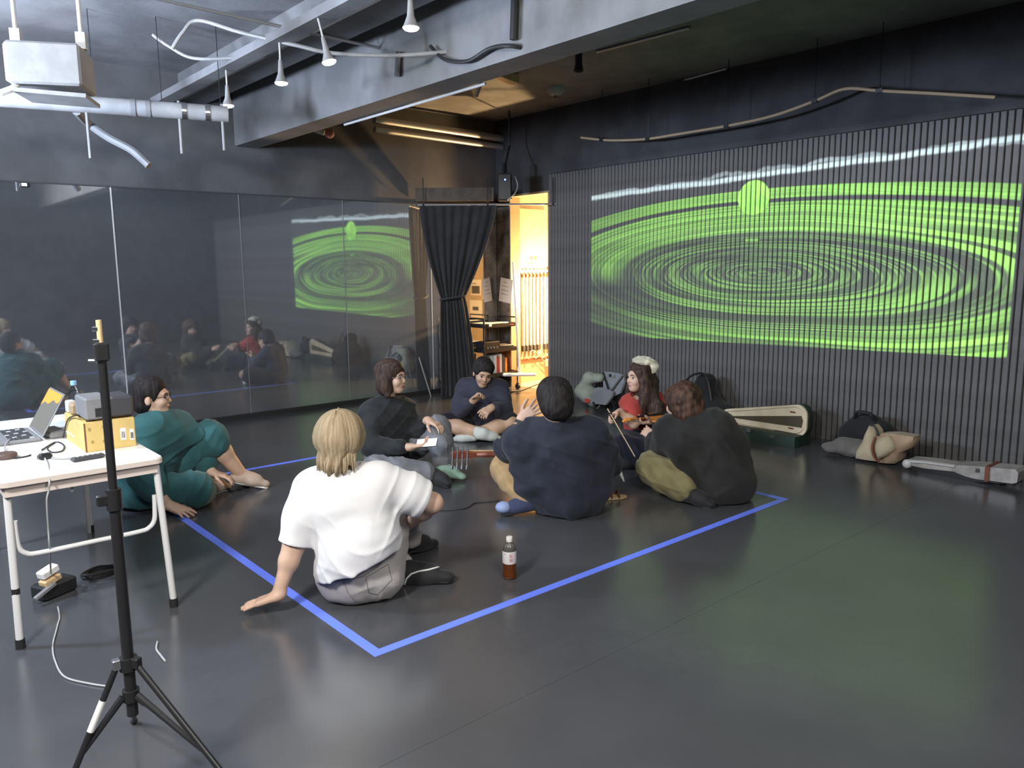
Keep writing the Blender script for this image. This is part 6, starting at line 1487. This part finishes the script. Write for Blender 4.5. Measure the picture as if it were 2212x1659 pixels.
# long pale instrument case on the floor at the right edge
IX = 5.86
Q = lambda u, v: onX(u, v, IX)
t = thing('instrument_case', 'long pale grey tapered case with a brown strap lying at the right edge', 'case', (IX, Q(2080, 1040).y, 0))
M['palecase'] = mat('pale_case', (0.36, 0.34, 0.32), 0.35, noise=0.25, nscale=7)
def slabp(name, uv, x0, th, m):
    pts = [Q(u, v) for u, v in uv]; b = MB(); b.prism([(-p.y, p.z) for p in pts], (x0, 0, 0), (0, -1, 0), (0, 0, 1), -th); return obj(name, b, m, t)
lo = [Q(u, v) for u, v in ((1957, 1008), (2010, 1020), (2100, 1030), (2190, 1043))]
slabp('slim_half', [(1960, 1009), (1957, 998), (1965, 991), (2000, 994), (2066, 1003), (2066, 1018), (2000, 1011), (1972, 1005)], IX-0.02, 0.14, M['palecase'])
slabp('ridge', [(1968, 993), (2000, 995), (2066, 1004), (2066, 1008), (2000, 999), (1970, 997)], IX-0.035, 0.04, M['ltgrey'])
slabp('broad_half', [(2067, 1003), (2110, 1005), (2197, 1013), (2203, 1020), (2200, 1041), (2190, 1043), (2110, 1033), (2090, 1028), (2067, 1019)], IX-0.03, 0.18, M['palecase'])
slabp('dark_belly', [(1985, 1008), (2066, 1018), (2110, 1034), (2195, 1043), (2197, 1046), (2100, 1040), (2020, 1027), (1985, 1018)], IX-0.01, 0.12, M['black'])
slabp('strap', [(2133, 1005), (2142, 1006), (2140, 1038), (2130, 1037)], IX-0.042, 0.21, M['brown'])
slabp('clasp', [(2112, 1010), (2120, 1011), (2119, 1019), (2111, 1018)], IX-0.038, 0.02, M['dkgrey'])
b = MB(); b.ball(Q(1962, 1001)+Vector((-0.02, 0, 0)), 0.035, 12, sc=(0.8, 1, 1)); obj('end_cap', b, M['ltgrey'], t, True)
b = MB(); p = Q(1963, 1012); b.tube([(p.x, p.y, 0), (p.x, p.y, p.z)], 0.018, 10); p2 = Q(2160, 1040); b.tube([(p2.x+0.06, p2.y, 0), (p2.x+0.06, p2.y, p2.z+0.02)], 0.018, 10); obj('foot', b, M['blackrub'], t, True)
# low folding camp chair behind the violinist, with a bag leaning on it
CX = 6.10
K = lambda u, v, x=CX: onX(u, v, x)
t = thing('camp_chair', 'low folding chair with grey fabric panels behind the violinist', 'chair', (CX, K(1310, 870).y, 0))
M['chairfab'] = cloth('grey_chair_fabric', (0.235, 0.245, 0.255), 0.06, 0.8)
def fab(name, uv, x0, x1, th, m):
    """sheet whose lower edge lies at x0 and upper edge at x1"""
    pts = []
    vmin, vmax = min(v for u, v in uv), max(v for u, v in uv)
    for u, v in uv: pts.append(onX(u, v, x1+(x0-x1)*(v-vmin)/(vmax-vmin)))
    n = len(pts); b = MB(); off = Vector((th, 0, 0.0)); vs = pts+[p+off for p in pts]
    c_ = sum(pts, Vector())/n; vs += [c_, c_+off]
    b.add(vs, [(i, (i+1) % n, 2*n) for i in range(n)]+[(n+(i+1) % n, n+i, 2*n+1) for i in range(n)]+[((i+1) % n, i, n+i, n+(i+1) % n) for i in range(n)]); return obj(name, b, m, t, True)
fab('back_panel', [(1302, 810), (1306, 803), (1314, 803), (1340, 808), (1347, 812), (1349, 824), (1339, 850), (1326, 856), (1312, 848), (1303, 838)], 6.12, 6.26, 0.03, M['chairfab'])
fab('seat_panel', [(1283, 839), (1290, 837), (1312, 839), (1324, 848), (1321, 858), (1308, 875), (1292, 873), (1275, 871), (1276, 855)], 5.96, 6.14, 0.03, M['chairfab'])
b = MB(); q = K(1318, 811, 6.16); b.box(q, (0.02, 0.025, 0.03), bev=0.004); obj('toggle', b, M['black'], t)
for (u0, v0, u1, v1, x0, x1) in ((1303, 806, 1330, 900, 6.24, 5.98), (1345, 812, 1290, 900, 6.22, 6.00), (1280, 870, 1325, 900, 5.96, 6.25)):
    e = K(u1, v1, x1); b = MB(); b.tube([K(u0, v0, x0), (e.x, e.y, 0.01)], 0.010, 8); obj('leg', b, M['black'], t, True)
F = Field(); cpt = K(1268, 850, 6.16)
F.cone((6.16, K(1256, 868, 6.16).y, 0.16), (6.18, K(1272, 838, 6.18).y, 0.30), 0.055, 0.06, 0.05); F.cone((6.18, K(1272, 838, 6.18).y, 0.30), (6.18, K(1295, 832, 6.18).y, 0.31), 0.06, 0.045, 0.05); F.cone((6.14, K(1256, 868, 6.16).y, 0.14), (6.12, K(1280, 884, 6.12).y, 0.05), 0.05, 0.06, 0.05); F.ell((6.2, K(1272, 870, 6.2).y, 0.10), (0.09, 0.12, 0.10), k=0.05)
F.disp = sines(110, 22, 0.006)
t = thing('cloth_bag', 'pale greenish cloth bag beside the low grey chair', 'bag', (6.16, cpt.y, 0)); solid('cloth_bag_body', F, 0.008, cloth('pale_green_canvas', (0.30, 0.32, 0.255), 0.15), t, world=False)
b = MB(); p = K(1268, 866, 6.05); b.box(p, (0.02, 0.07, 0.05), bev=0.01); obj('red_lining', b, M['red'], t)
